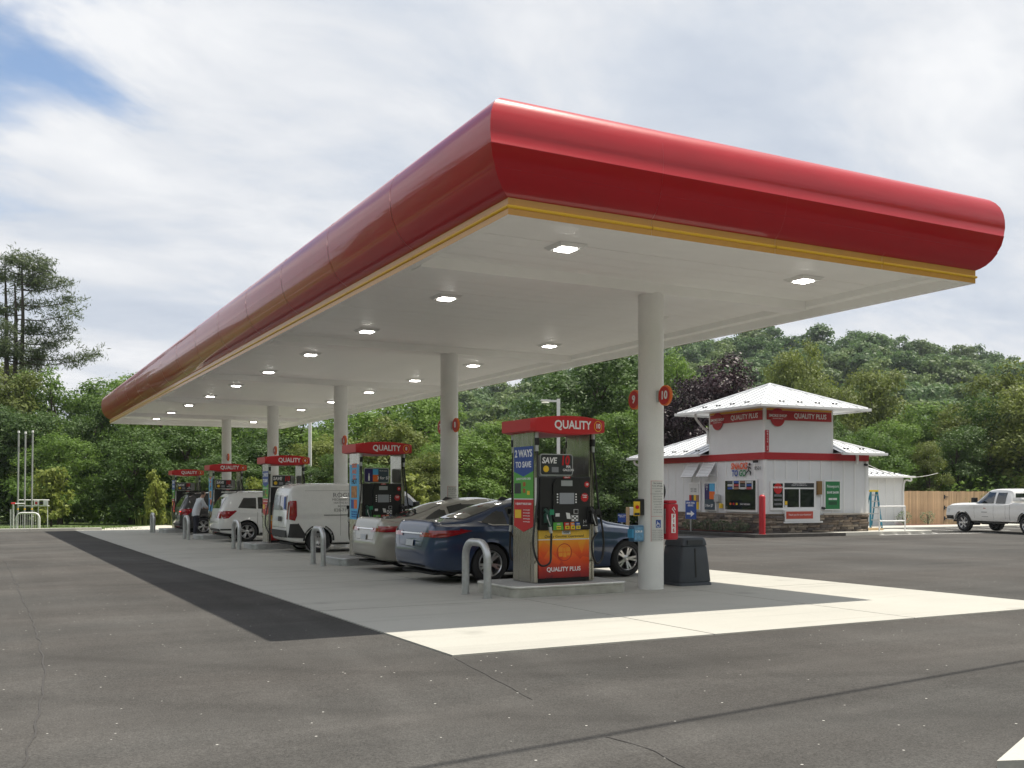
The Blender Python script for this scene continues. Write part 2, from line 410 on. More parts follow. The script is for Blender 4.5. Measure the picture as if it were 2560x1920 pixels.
# ================================================================ canopy
CX0, CX1, CY0, CY1 = 5.2, 13.05, 9.85, 48.3
ZB = 4.62; ZD = 4.86
PIT = 7.85; COLX = 9.58; COLY = [13.2 + PIT * i for i in range(5)]
YFAS = M('yellow_fascia', (0.62, 0.29, 0.022), 0.35, coat=0.3, var=0.04)
YTUB = M('yellow_tube', (0.85, 0.50, 0.02), 0.3)
DECK = M('deck_white', (0.92, 0.92, 0.90), 0.38, spec=0.45, var=0.03, vscale=2)
can = thing('fuel_canopy', 'long flat fuel canopy with rounded red fascia and yellow trim on white columns', 'canopy', ((CX0 + CX1) / 2, CY0 + 19, gz(9, 29)))
co = can.location.copy()
def cpart(mb, name, mat, smooth=None, parent=can, fix=True):
    return mb.build(name, mat, parent, loc=-co, smooth=smooth, fix=fix)
PROF = [(-0.02, 4.80), (0.06, 4.835), (0.14, 4.88), (0.225, 4.955), (0.30, 5.055), (0.303, 5.064), (0.297, 5.068), (0.355, 5.17), (0.39, 5.30), (0.392, 5.308), (0.386, 5.313), (0.405, 5.43), (0.402, 5.54), (0.382, 5.64), (0.34, 5.73), (0.275, 5.80), (0.19, 5.85), (0.09, 5.88), (-0.05, 5.89), (-0.30, 5.89)]
EDG = [((CX0, CY0), (CX1, CY0), (0, -1)), ((CX1, CY0), (CX1, CY1), (1, 0)), ((CX1, CY1), (CX0, CY1), (0, 1)), ((CX0, CY1), (CX0, CY0), (-1, 0))]
KE = (0.58, 0.84, 0.58, 0.84)   # the end fascias are flatter than the long sides
def sweep(mb, prof, edge, a, b, L, jit=(0, 0), drop=(0, 0)):
    ke = EDG.index(edge); k0, k1, k2 = KE[ke], KE[ke - 1], KE[(ke + 1) % 4]
    (x0, y0), (x1, y1), (nx, ny) = edge; tx, ty = (x1 - x0) / L, (y1 - y0) / L
    rows = []
    for k, (s, jo, dz) in enumerate(((a, jit[0], drop[0]), (b, jit[1], drop[1]))):
        row = []
        for o, z in prof:
            ss = s
            if s <= 0: ss = -o * (k1 if o > 0 else 1)
            elif s >= L: ss = L + o * (k2 if o > 0 else 1)
            oo = o * (k0 if o > 0 else 1) + jo * (1 if o > .05 else 0)
            row.append((x0 + tx * ss + nx * oo, y0 + ty * ss + ny * oo, z + dz))
        rows.append(row)
    mb.grid(rows)
for e in EDG:
    L = math.hypot(e[1][0] - e[0][0], e[1][1] - e[0][1]); n = max(4, round(L / 2.75)); JT = [0] + [random.uniform(-.003, .003) for _ in range(n - 1)] + [0]
    for i in range(n):
        a = L * i / n + (0.0012 if i else 0); b = L * (i + 1) / n - (0.0012 if i < n - 1 else 0)
        j0 = JT[i]; j1 = JT[i + 1] + (.0025 if i < n - 1 else 0)
        mb = MB()
        sweep(mb, PROF, e, a, b, L, (j0, j1)); cpart(mb, 'fascia_panel', RED, 50)
        mb = MB(); sweep(mb, [(-.004, ZB), (-.004, 4.815)], e, a, b, L); cpart(mb, 'yellow_band', YFAS)
        mb = MB(); sweep(mb, [(-.004 + .028 * math.sin(k * math.pi / 6), 4.712 + .02 * -math.cos(k * math.pi / 6)) for k in range(7)], e, a + .012 * (i > 0), b, L); cpart(mb, 'trim_tube', YTUB, 60)
# roof deck above
cpart(MB().box(CX0 + .1, CX1 - .1, CY0 + .1, CY1 - .1, 5.70, 5.78), 'roof_sheet', DECK)
# soffit pans
npan = 94; pw = (CY1 - CY0 - .08) / npan
pan = MB(); x0, x1 = CX0 + .012, CX1 - .012
pan.add([(x0, .006, ZD), (x1, .006, ZD), (x1, pw - .006, ZD), (x0, pw - .006, ZD), (x0, .0, ZD + .03), (x1, .0, ZD + .03), (x1, pw, ZD + .03), (x0, pw, ZD + .03)],
        [(3, 2, 1, 0), (0, 1, 5, 4), (2, 3, 7, 6), (4, 5, 6, 7)])
pm = pan.mesh('soffit_pan', DECK)
for i in range(npan):
    o = link('soffit_pan', pm, can, (-co.x, -co.y + CY0 + .04 + pw * i, -co.z + random.uniform(-.002, .002)))
# perimeter ledge and cross beams
for e in EDG:
    L = math.hypot(e[1][0] - e[0][0], e[1][1] - e[0][1])
    mb = MB(); sweep(mb, [(-.008, ZB + .002), (-.10, ZB + .002), (-.10, 4.76), (-.30, 4.76), (-.30, ZD)], e, 0, L, L); cpart(mb, 'soffit_ledge', DECK)
for y in COLY:
    cpart(MB().box(CX0 + .29, CX1 - .29, y - .19, y + .19, 4.70, ZD + .01), 'cross_beam', DECK)
COLW = M('column_white', (0.80, 0.80, 0.78), 0.42, bump=0.25, bscale=70, var=0.03, vscale=4)
for y in COLY:
    g = gz(COLX, y)
    mb = MB().lathe([(0, g), (.212, g), (.212, g + .015), (.205, g + .02), (.205, 4.72), (0, 4.72)], (COLX, y, 0), n=40)
    cpart(mb, 'column', COLW, 40)

# light fittings under the deck
FRAME = M('fitting_grey', (0.45, 0.45, 0.44), 0.4); LFRAME = M('light_frame', (0.75, 0.75, 0.73), 0.4)
LENS = M('lit_lens', (0.9, 0.9, 0.88), 0.3, emit=((1.0, 0.97, 0.9), 20.0))
for k in range(10):
    for s, x in ((0, 7.02), (1, 11.35)):
        y = 11.62 + 3.94 * k
        lt = thing('canopy_light', 'square lit soffit light over pump face number %s on the %s side' % (['ten', 'nine', 'eight', 'seven', 'six', 'five', 'four', 'three', 'two', 'one'][k], 'shop' if s else 'road'), 'light', (x, y, ZD - .001), 0, 'square lights over the %s side' % ('shop' if s else 'road'))
        MB().add([(-.22, -.22, -.001), (.22, -.22, -.001), (.22, .22, -.001), (-.22, .22, -.001), (-.17, -.17, -.045), (.17, -.17, -.045), (.17, .17, -.045), (-.17, .17, -.045)],
                 [(0, 1, 5, 4), (1, 2, 6, 5), (2, 3, 7, 6), (3, 0, 4, 7), (4, 5, 6, 7)]).build('frame', LFRAME, lt)
        MB().box(-.115, .115, -.115, .115, -.058, -.047, .004).build('lens', LENS, lt)
# ================================================================ islands, pumps, guards
ISLC = M('island_concrete', (0.36, 0.36, 0.35), 0.75, var=0.08, vscale=5)
def rrect(x0, x1, y0, y1, r, n=6):
    out = []
    for cx, cy, a0 in ((x1 - r, y0 + r, -90), (x1 - r, y1 - r, 0), (x0 + r, y1 - r, 90), (x0 + r, y0 + r, 180)):
        for i in range(n + 1):
            a = R(a0 + 90 * i / n); out.append((cx + r * math.cos(a), cy + r * math.sin(a)))
    return out
def loop_wall(mb, prof, x0, x1, y0, y1, r):
    "profile of (inset, z) swept round a rounded rectangle"
    rows = [[(px_, py_, z) for px_, py_ in rrect(x0 + i, x1 - i, y0 + i, y1 - i, max(r - i, .01))] for i, z in prof]
    mb.grid(rows, close=True); return mb
WORD = {10: 'ten', 9: 'nine', 8: 'eight', 7: 'seven', 6: 'six', 5: 'five', 4: 'four', 3: 'three', 2: 'two', 1: 'one'}
IX0, IX1, IH = 6.86, 8.9, 0.17
PUMPX, PUMPW, PUMPD = 7.92, 1.06, 0.67

# --- printed graphic of the lower door: yellow to deep red with faceted shapes
def door_mat():
    m = bpy.data.materials.new('door_graphic'); m.use_nodes = True; nt = m.node_tree; N = nt.nodes; L = nt.links; b = N['Principled BSDF']
    tc = N.new('ShaderNodeTexCoord'); sp = N.new('ShaderNodeSeparateXYZ'); L.new(tc.outputs['Object'], sp.inputs[0])
    vo = N.new('ShaderNodeTexVoronoi'); vo.inputs['Scale'].default_value = 5; L.new(tc.outputs['Object'], vo.inputs[0])
    vs = N.new('ShaderNodeSeparateColor'); L.new(vo.outputs['Color'], vs.inputs[0])
    mr = N.new('ShaderNodeMapRange'); mr.inputs[1].default_value = 0.0; mr.inputs[2].default_value = 0.70; L.new(sp.outputs[2], mr.inputs[0])
    ad = N.new('ShaderNodeMath'); ad.operation = 'MULTIPLY_ADD'; L.new(vs.outputs[0], ad.inputs[0]); ad.inputs[1].default_value = 0.16; L.new(mr.outputs[0], ad.inputs[2])
    ab = N.new('ShaderNodeMath'); ab.operation = 'ABSOLUTE'; L.new(sp.outputs[0], ab.inputs[0])
    a2 = N.new('ShaderNodeMath'); a2.operation = 'MULTIPLY_ADD'; L.new(ab.outputs[0], a2.inputs[0]); a2.inputs[1].default_value = -0.18; L.new(ad.outputs[0], a2.inputs[2])
    r = N.new('ShaderNodeValToRGB'); L.new(a2.outputs[0], r.inputs[0]); E_ = r.color_ramp.elements
    for p, c in ((0.0, (0.16, 0.012, 0.02)), (0.22, (0.42, 0.02, 0.015)), (0.5, (0.80, 0.09, 0.012)), (0.72, (0.86, 0.26, 0.02))):
        e = E_.new(p); e.color = (*c, 1)
    E_.remove(E_[0]); E_[-1].color = (0.85, 0.45, 0.03, 1)
    L.new(r.outputs[0], b.inputs['Base Color']); b.inputs['Roughness'].default_value = 0.35; return m
DOORM = door_mat()
YBAND = M('yellow_band_print', (0.80, 0.50, 0.06), 0.35, var=0.25, vscale=3)
DKGREEN = M('nozzle_green', (0.01, 0.06, 0.04), 0.4); HOSE = M('hose_black', (0.012, 0.012, 0.012), 0.45)
SIGNDK = M('sign_charcoal', (0.035, 0.04, 0.045), 0.35, var=0.4, vscale=6); NAVY = M('navy_print', (0.03, 0.02, 0.12), 0.4)

def topper_y(x): return -0.40 - 0.17 * max(0.0, 1 - (x / 0.80) ** 2) ** 0.9
def bend(me, fn):
    me = me.copy()
    for v in me.vertices: v.co = fn(v.co)
    return me
def put(mb, *a, **k): return mb.build(*a, **k)
def rod(p0, p1, r, n=10): return MB().tube([p0, p1], r, n)
def arc_path(pts, n=8):
    "catmull-rom through points"
    P = [Vector(p) for p in pts]; P = [P[0]] + P + [P[-1]]; out = []
    for i in range(1, len(P) - 2):
        for k in range(n):
            t = k / n; a, b, c, d = P[i - 1], P[i], P[i + 1], P[i + 2]
            out.append(0.5 * ((2 * b) + (c - a) * t + (2 * a - 5 * b + 4 * c - d) * t * t + (3 * b - a - 3 * c + d) * t ** 3))
    out.append(P[-2]); return out

def make_pump(num, idx, label):
    y0 = COLY[idx] + 0.30
    g = gz(PUMPX, y0) + 0.014 + IH
    p = thing('fuel_pump', label, 'fuel pump', (PUMPX, y0, g), 0, 'fuel pumps on the islands')
    hw, hd = PUMPW / 2, PUMPD / 2
    for s in (-1, 1):  # end posts with folded steel edge
        xo = s * hw; xi = s * (hw - .075)
        a, b = min(xo, xi), max(xo, xi)
        post = MB().box(a, b, -hd, hd, 0.0, 2.30, .012).build('end_post', STEEL, p)
        MB().box(xo - s * .012 - .012 + (0 if s > 0 else .0), xo - s * .012 + .012, -hd - .02, -hd - .0005, .02, 2.28).build('edge_strip', STEEL, post)
        MB().box(s * (hw + .004) - .003, s * (hw + .004) + .003, -hd + .1, hd - .1, 0.03, 0.62).build('kick_panel', STEEL, post)
    MB().box(-hw + .076, hw - .076, -hd + .03, hd - .03, .02, .72).build('cabinet', BLACK, p)
    MB().box(-hw + .076, hw - .076, -hd + .03, hd - .03, .722, 1.60, .01).build('head', BLACK, p)
    for sd in (-1, 1):
        fr = part('front_side' if sd < 0 else 'back_side', p, (0, 0, 0), (0, 0, 0 if sd < 0 else math.pi))
        Y = -hd
        MB().box(-hw + .078, hw - .078, Y - .004, Y + .03, .0, .065).build('plinth', BLACKM, fr)
        d = MB().box(-hw + .078, hw - .078, Y - .012, Y + .029, 0, .58, .004).build('door_panel', DOORM, fr, (0, 0, .07))
        MB().box(-hw + .078, hw - .078, Y - .012, Y + .029, .665, .80, .004).build('yellow_panel', YBAND, fr)
        MB().box(-hw + .078, hw - .078, Y - .010, Y + .028, .651, .664).build('white_stripe', TXTW, fr)
        bz = MB().box(-hw + .08, hw - .08, Y - .055, Y + .029, .803, 1.62, .02).build('bezel', BLACK, fr)
        MB().prism([(-.2, .90), (.2, .90), (.24, 1.0), (.24, 1.5), (.19, 1.585), (-.19, 1.585), (-.24, 1.5), (-.24, 1.0)], Y - .085, Y - .03, 'y').build('console', M('console_black', (0.02, 0.02, 0.021), 0.3), fr)
        MB().box(-.1, .1, Y - .089, Y - .084, 1.475, 1.56).build('price_display', M('display_grey', (0.36, 0.38, 0.38), 0.2), fr)
        MB().box(-.13, .13, Y - .091, Y - .084, 1.20, 1.37).build('screen', SCREEN, fr)
        for sx_ in (-1, 1):
            for k in range(4):
                MB().box(sx_ * .165 - .011, sx_ * .165 + .011, Y - .09, Y - .084, 1.215 + k * .041, 1.237 + k * .041).build('soft_key', TXTW, fr)
        MB().box(-.06, .06, Y - .091, Y - .084, 1.592, 1.618).build('brand_tab', REDF, fr)
        text('QUALITY', .022, TXTW, fr, (0, Y - .093, 1.605), bold=.02)
        MB().box(-.2, -.13, Y - .092, Y - .084, 1.01, 1.06).build('receipt_slot', PAPER, fr)
        MB().add([(-.02, Y - .092, 1.07), (.05, Y - .092, 1.06), (.07, Y - .092, .97), (.0, Y - .092, .975)], [(0, 1, 2, 3)]).build('instruction_card', PAPER, fr)
        MB().box(.12, .20, Y - .096, Y - .084, 1.05, 1.12).build('card_reader', FRAME, fr)
        MB().box(.13, .19, Y - .099, Y - .0965, 1.06, 1.11).build('card_slot', BLACK, fr)
        MB().box(.08, .20, Y - .096, Y - .084, .935, 1.03).build('keypad', FRAME, fr)
        for kx in range(3):
            for kz in range(3):
                MB().box(.092 + kx * .034, .118 + kx * .034, Y - .1, Y - .0965, .945 + kz * .027, .964 + kz * .027).build('key', BLACK if (kx + kz) % 2 else TXTW, fr)
        # grade selectors
        for k, (xa, xb, mt, t) in enumerate(((-.24, -.055, GREENP, 'Diesel'), (-.05, .06, REDF, '87'), (.062, .15, ORANGE, '89'), (.152, .25, BLUEP, '93'))):
            sk = .02
            MB().add([(xa, Y - .088, .645 + .16), (xb, Y - .088, .645 + .16), (xb - sk, Y - .088, .645 + .275), (xa - sk * 0, Y - .088, .645 + .275)], [(0, 1, 2, 3)]).build('grade_panel', mt, fr)
            xm = (xa + xb) / 2
            MB().box(xm - .038, xm + .038, Y - .1, Y - .086, .815, .868, .006).build('grade_button', M('button_yellow', (0.8, 0.62, 0.04), 0.4), fr)
            text(t, .034 if k else .022, TXTB, fr, (xm, Y - .103, .842), bold=.02)
            MB().box(xm - .028, xm + .028, Y - .091, Y - .087, .885, .905).build('grade_tag', FRAME, fr)
        # writing on the doors
        text('Quality Gasoline. Guaranteed.', .058, TXTB, fr, (0, Y - .0145, .705), shear=.3, ext=.0008)
        text('QUALITY PLUS', .092, TXTW, fr, (-.01, Y - .0145, .20), bold=.022, sx=1.0)
        MB().lathe([(.135, 0), (.135, .001), (.124, .001), (.124, 0)], (0, Y - .0145, .46), 'y', 28).build('emblem_ring', M('emblem_red', (0.5, 0.03, 0.02), 0.4), fr)
        em = M('emblem_gold', (0.85, 0.32, 0.03), 0.4)
        gl = MB()
        for (a, b, c, d) in ((-.105, -.03, .468, .535), (-.02, .02, .468, .52), (.03, .105, .468, .535), (-.1, -.03, .395, .455), (-.02, .035, .385, .455), (.045, .1, .41, .455)):
            gl.box(a, b, Y - .0155, Y - .0135, c, d, .0005)
        gl.build('emblem', em, fr)
        MB().box(-.04, .11, Y - .0145, Y - .0125, .735, .79).build('notice', PAPER, fr)
        text('ATTENTION\nETHANOL', .022, TXTB, fr, (.035, Y - .0155, .767), bold=.02)
        # pump number and round sticker on the bezel
        MB().lathe([(0, -.001), (.045, -.001), (.045, .001)], (hw - .15, Y - .057, 1.50), 'y', 20).build('number_disc', REDF, fr)
        text(str(num) if sd < 0 else str(num - 1), .05, TXTW, fr, (hw - .15, Y - .0595, 1.50), bold=.03)
        star = []
        for k in range(28):
            r_ = .072 if k % 2 else .06; star.append((hw - .19 + r_ * math.cos(k * math.pi / 14), 1.30 + r_ * math.sin(k * math.pi / 14)))
        MB().prism(star, Y - .058, Y - .056, 'y').build('sticker', REDF, fr)
        text('Prepay\nInside', .03, TXTW, fr, (hw - .19, Y - .0595, 1.318), bold=.02)
        # speaker holes and small buttons on the right
        for k in range(3): MB().box(.31 + k * .028, .325 + k * .028, Y - .059, Y - .056, .86, .872).build('indicator', TXTW, fr)
        text('|-1', .06, TXTW, fr, (.345, Y - .058, .93))
        # top sign between the posts
        sg = MB().prism(rrect(-.42, .16, 1.635, 1.965, .04), Y - .0, Y + .03, 'y').build('sign_board', GALV, fr)
        MB().prism(rrect(-.405, .145, 1.65, 1.95, .03), Y - .006, Y - .0005, 'y').build('sign_face', SIGNDK if num != 8 else M('sign_slate', (0.05, 0.075, 0.1), 0.35), sg)
        for sx_ in (-.3, .04): MB().box(sx_ - .012, sx_ + .012, Y + .005, Y + .02, 1.60, 1.64).build('sign_leg', GALV, sg)
        if num != 8:
            text('SAVE', .125, TXTW, fr, (-.265, Y - .009, 1.86), bold=.03, shear=.15, sx=.92)
            text('10', .2, REDF, fr, (.015, Y - .009, 1.86), bold=.035, shear=.1, sx=.8)
            text('PER\nGALLON', .05, TXTW, fr, (.075, Y - .009, 1.745), bold=.02)
            MB().lathe([(0, -.001), (.05, -.001), (.05, .001)], (-.32, Y - .008, 1.735), 'y', 18).build('seal', YELLOW, fr)
            MB().box(-.22, -.1, Y - .009, Y - .007, 1.685, 1.765).build('card_picture', M('card_grey', (0.25, 0.26, 0.28), 0.4), fr)
        else:
            MB().box(-.4, -.22, Y - .009, Y - .007, 1.66, 1.94).build('advert_block', NAVY, fr)
            MB().box(-.218, -.09, Y - .009, Y - .007, 1.81, 1.94).build('advert_block', SKYP, fr)
            MB().box(-.218, -.09, Y - .009, Y - .007, 1.66, 1.808).build('advert_block', ORANGE, fr)
            text('3 for $7', .09, TXTW, fr, (.03, Y - .009, 1.74), bold=.015)
            text('Mix & match', .035, TXTW, fr, (.03, Y - .009, 1.9))
            MB().lathe([(0, 0), (.018, 0), (.018, .09), (.008, .12), (.008, .16), (0, .16)], (-.31, Y - .012, 1.68), 'z', 10).build('bottle_picture', TXTW, fr)
        # nozzles, holsters and hoses
        for sx_, mt in ((-1, DKGREEN), (1, BLACK)):
            nx = sx_ * .37 if sx_ < 0 else .445
            MB().box(nx - .06, nx + .06, Y - .065, Y - .03, .88, 1.16, .01).build('holster', BLACKM, fr)
            nz = MB()
            nz.tube(arc_path([(nx - .03, Y - .10, 1.12), (nx + .0, Y - .13, 1.08), (nx + .035, Y - .14, .98), (nx + .045, Y - .14, .86)]), [.03] * 8 + [.036] * 8 + [.034] * 9, 10)
            nz.box(nx - .05, nx + .0, Y - .16, Y - .10, .92, 1.06, .012)
            nob = nz.build('nozzle', mt, fr, smooth=50)
            MB().tube(arc_path([(nx - .02, Y - .16, 1.04), (nx - .035, Y - .21, .98), (nx + .01, Y - .2, .88)], 5), .008, 6).build('trigger', GALV, nob)
            MB().box(nx + .02, nx + .09, Y - .18, Y - .168, 1.04, 1.12).build('nozzle_flag', M('flag_green', (0.02, 0.25, 0.12), 0.5) if sx_ < 0 else BLACK, nob)
            MB().tube([(nx + .045, Y - .14, .86), (nx + .05, Y - .14, .80), (nx + .06, Y - .15, .76)], [.028, .026, .022], 8).build('swivel', GALV, nob)
            hx = sx_ * (hw - .03)
            br = MB(); br.tube([(hx, Y - .045, 2.30), (hx, Y - .045, 2.27)], .022, 8); br.tube([(hx, Y - .045, 2.20), (hx, Y - .045, 2.28)], .03, 10); br.tube([(hx, Y - .045, 2.0), (hx, Y - .045, 2.26)], .026, 8)
            br.build('breakaway', GALV, fr, smooth=50)
            MB().tube([(hx, Y - .045, 2.20), (hx, Y - .045, 2.09)], .036, 10).build('breakaway_sleeve', BLACK, fr, smooth=50)
            if sx_ < 0:
                pth = [(hx, Y - .05, 2.0), (hx - .02, Y - .1, 1.75), (hx - .06, Y - .17, 1.3), (hx - .16, Y - .24, .85), (hx - .18, Y - .26, .55), (hx - .06, Y - .24, .30), (hx + .12, Y - .22, .32), (nx + .04, Y - .17, .52), (nx + .06, Y - .15, .76)]
            elif sd > 0:
                pth = [(hx, Y - .05, 2.0), (hx - .01, Y - .09, 1.6), (hx - .02, Y - .12, 1.1), (hx - .03, Y - .2, .7), (hx - .05, Y - .24, .38), (hx - .1, Y - .22, .30), (hx - .14, Y - .2, .42), (nx - .04, Y - .17, .62), (nx + .06, Y - .15, .76)]
            else:
                pth = [(hx, Y - .05, 2.0), (hx + .03, Y - .07, 1.7), (hx + .09, Y - .06, 1.2), (hx + .17, Y - .08, .7), (hx + .13, Y - .12, .38), (hx - .0, Y - .16, .28), (hx - .09, Y - .18, .42), (nx - .04, Y - .17, .62), (nx + .06, Y - .15, .76)]
            MB().tube(arc_path(pth, 7), .0165, 8).build('hose', HOSE, fr, smooth=True)
    # red topper, lens shaped
    tp = MB(); rows = []
    xs = [-.66 + 1.32 * i / 24 for i in range(25)]
    def hh(x): return .09 + .052 * (1 - (x / .66) ** 2)
    for x in xs:
        yf = topper_y(x); zc = 2.395; b_ = hh(x)
        ring = [(x, yf + .015, zc - b_), (x, yf, zc - b_ + .02), (x, yf, zc + b_ - .02), (x, yf + .015, zc + b_), (x, -yf - .015, zc + b_), (x, -yf, zc + b_ - .02), (x, -yf, zc - b_ + .02), (x, -yf - .015, zc - b_)]
        rows.append(ring)
    tp.grid(rows, close=True); k = len(rows[0]); nv = len(tp.v)
    tp.f.append(tuple(range(k))); tp.f.append(tuple(nv - k + i for i in range(k)))
    top = tp.build('topper', REDF, p, smooth=35)
    for sd in (-1, 1):
        tm = bend(text_mesh('QUALITY', .175, TXTW, bold=.024, sx=.9, ext=.001), lambda c: Vector((c.x + .03, topper_y(c.x + .03) - .004 - c.z, 2.395 + c.y)))
        nm = str(num if sd < 0 else num - 1)
        t2 = bend(text_mesh(nm, .10, TXTW, bold=.03, ext=.001), lambda c: Vector((c.x + .51, topper_y(c.x + .51) - .004 - c.z, 2.395 + c.y)))
        ring = MB().lathe([(.083, -.001), (.083, .001), (.074, .001), (.074, -.001)], (0, 0, 0), 'z', 26).mesh('number_ring', YELLOW)
        for v in ring.vertices: v.co = Vector((v.co.x + .51, topper_y(v.co.x + .51) - .004 - v.co.z, 2.395 + v.co.y))
        rz_ = 0 if sd < 0 else math.pi
        link('topper_lettering', tm, top, (0, 0, 0), (0, 0, rz_)); link('topper_number', t2, top, (0, 0, 0), (0, 0, rz_)); link('number_ring', ring, top, (0, 0, 0), (0, 0, rz_))
    # poster down the road-side end post
    X = -hw - .0025
    def sp(name, mt, ya, yb, za, zb):
        return MB().box(X - .003, X + .0, ya, yb, za, zb).build(name, mt, p)
    def st(t, size, mt, y, z, **kw): return text(t, size, mt, p, (X - .0045, y, z), (R(90), 0, R(-90)), **kw)
    if num in (10, 6, 2):
        b1 = sp('poster_blue', BLUEP, -hd + .01, hd - .05, 1.70, 2.08)
        MB().add([(X - .0032, -hd + .01, 1.70), (X - .0032, hd - .05, 1.70), (X - .0032, -.02, 1.62)], [(0, 1, 2)]).build('poster_chevron', BLUEP, b1)
        sp('poster_green', GREENP, -hd + .01, hd - .05, 1.285, 1.699)
        sp('poster_white_strip', PAPER, -hd + .01, hd - .05, 1.268, 1.284)
        r1 = sp('poster_red', REDF, -hd + .01, hd - .05, .86, 1.267)
        MB().add([(X - .0032, -hd + .01, .86), (X - .0032, hd - .05, .86), (X - .0032, -.02, .77)], [(0, 1, 2)]).build('poster_chevron', REDF, r1)
        st('2 WAYS', .155, TXTW, -.02, 1.97, bold=.03, sx=1.0); st('TO SAVE', .125, TXTW, -.02, 1.80, bold=.03)
        st('QUALITY SUPER CARD', .045, TXTW, -.02, 1.585, bold=.02); st('1 QUALITY VALUE CARD', .045, TXTW, -.02, 1.20, bold=.02)
        sp('poster_picture', SIGNDK, .06, .26, 1.36, 1.52).location.x -= .003; sp('poster_picture', YELLOW, .05, .25, .98, 1.11).location.x -= .003
        for k in range(5): st('save on every gallon', .026, TXTW, -.12, 1.11 - k * .045)
        st('10', .09, REDF, -.04, 1.50, bold=.03); st('10', .09, REDF, -.04, 1.40, bold=.03)
        sp('poster_seal', YELLOW, -.22, -.14, 1.34, 1.40).location.x -= .003
    else:
        sp('poster_blue', SKYP, -hd + .01, hd - .05, .82, 2.04)
        st('GRAB\nAND\nGO', .13, ORANGE, -.02, 1.88, bold=.03); st('HOT', .16, TXTB, -.02, 1.66, bold=.03)
        sp('poster_picture', M('bread_print', (0.45, 0.2, 0.06), 0.5, var=0.5, vscale=14), -.2, .18, 1.30, 1.56).location.x -= .003
        sp('poster_picture', ORANGE, -.2, .0, 1.06, 1.26).location.x -= .003; sp('poster_picture', BLUEP, .02, .2, 1.06, 1.26).location.x -= .003
        for k in range(3): st('fresh every day', .06, BLUEP, -.02, .99 - k * .055)
    MB().box(-hw + .005, -hw + .06, -hd - .0235, -hd - .021, 1.18, 1.6).build('safety_label', PAPER, p)
    return p

for i, num in enumerate((10, 8, 6, 4, 2)):
    y = COLY[i] + 0.28; g = gz(7.8, y) + 0.014
    isl = thing('pump_island', ('steel-sided pump island under pump number %s' % WORD[num]), 'pump island', (7.8, y, g), 0, 'steel pump islands')
    a, b = IX0 - 7.8, IX1 - 7.8
    loop_wall(MB(), [(0.0, 0), (0.0, IH - .045), (-.012, IH - .04), (-.016, IH - .02), (-.008, IH - .004), (.006, IH)], a, b, -.64, .64, .17).build('steel_form', GALV if i else M('island_steel', (0.60, 0.59, 0.55), 0.38, 0.8, var=0.15, vscale=6, rvar=0.12), isl, smooth=40)
    MB().prism(rrect(a + .006, b - .006, -.634, .634, .165), .02, IH - .002).build('concrete_top', ISLC, isl)
    make_pump(num, i, {10: 'fuel pump number ten with blue and green poster beside the dark blue sedan', 8: 'fuel pump number eight with sky blue poster behind the champagne sedan', 6: 'fuel pump number six half hidden behind the white van', 4: 'fuel pump number four with the white SUV at its side', 2: 'fuel pump number two beside the dark grey SUV at the far island'}[num])
    # hoop guard on the road side of each island
    hy = y - .12; hx = 6.52
    hp = thing('hoop_guard', 'bent steel pipe hoop guard before pump number %s' % WORD[num], 'guard', (hx, hy, gz(hx, hy) + .014), 0, 'steel hoop guards')
    w, hgt, rr = .37, .80, .24
    pts = [(0, -w, 0), (0, -w, hgt - rr)] + [(0, -w + rr - rr * math.cos(R(t)), hgt - rr + rr * math.sin(R(t))) for t in range(10, 91, 10)] + [(0, w - rr + rr * math.sin(R(t)), hgt - rr + rr * math.cos(R(t))) for t in range(0, 91, 10)] + [(0, w, 0)]
    MB().tube(pts, .057, 14).build('pipe', GALV, hp, smooth=60)
    for s in (-1, 1): MB().lathe([(.057, 0), (.078, 0), (.078, .008), (.057, .012)], (0, s * w, 0), n=18).build('floor_collar', ISLC, hp)

# number discs on the columns
for i, n in enumerate((10, 8, 6, 4, 2)):
    for s, num in ((-1, n), (1, n - 1)):
        if s > 0 and i > 1: continue
        o = thing('pump_number_sign', 'round red disc reading %s bracketed to a white column' % WORD[num], 'sign', (COLX - .02, COLY[i] + s * .215, 3.05), 0, 'round pump number discs')
        MB().box(-.03, .03, min(0, s * .05), max(0, s * .05), -.09, .09).build('bracket', GALV, o)
        MB().lathe([(0, -.025), (.152, -.025), (.162, -.018), (.162, .018), (.152, .025), (0, .025)], (-.0, s * .20, 0), 'x', 32).build('rim', ORANGE, o, smooth=30)
        MB().lathe([(0, -.0275), (.14, -.0275), (.14, -.0255)], (0, s * .20, 0), 'x', 32).build('disc_face', REDF, o)
        MB().lathe([(0, .0275), (.14, .0275), (.14, .0255)], (0, s * .20, 0), 'x', 32).build('disc_face', REDF, o)
        text(str(num), .175, TXTW, o, (-.030, s * .20, 0), (R(90), 0, R(-90)), bold=.035)
        text(str(num), .175, TXTW, o, (.030, s * .20, 0), (R(90), 0, R(90)), bold=.035)

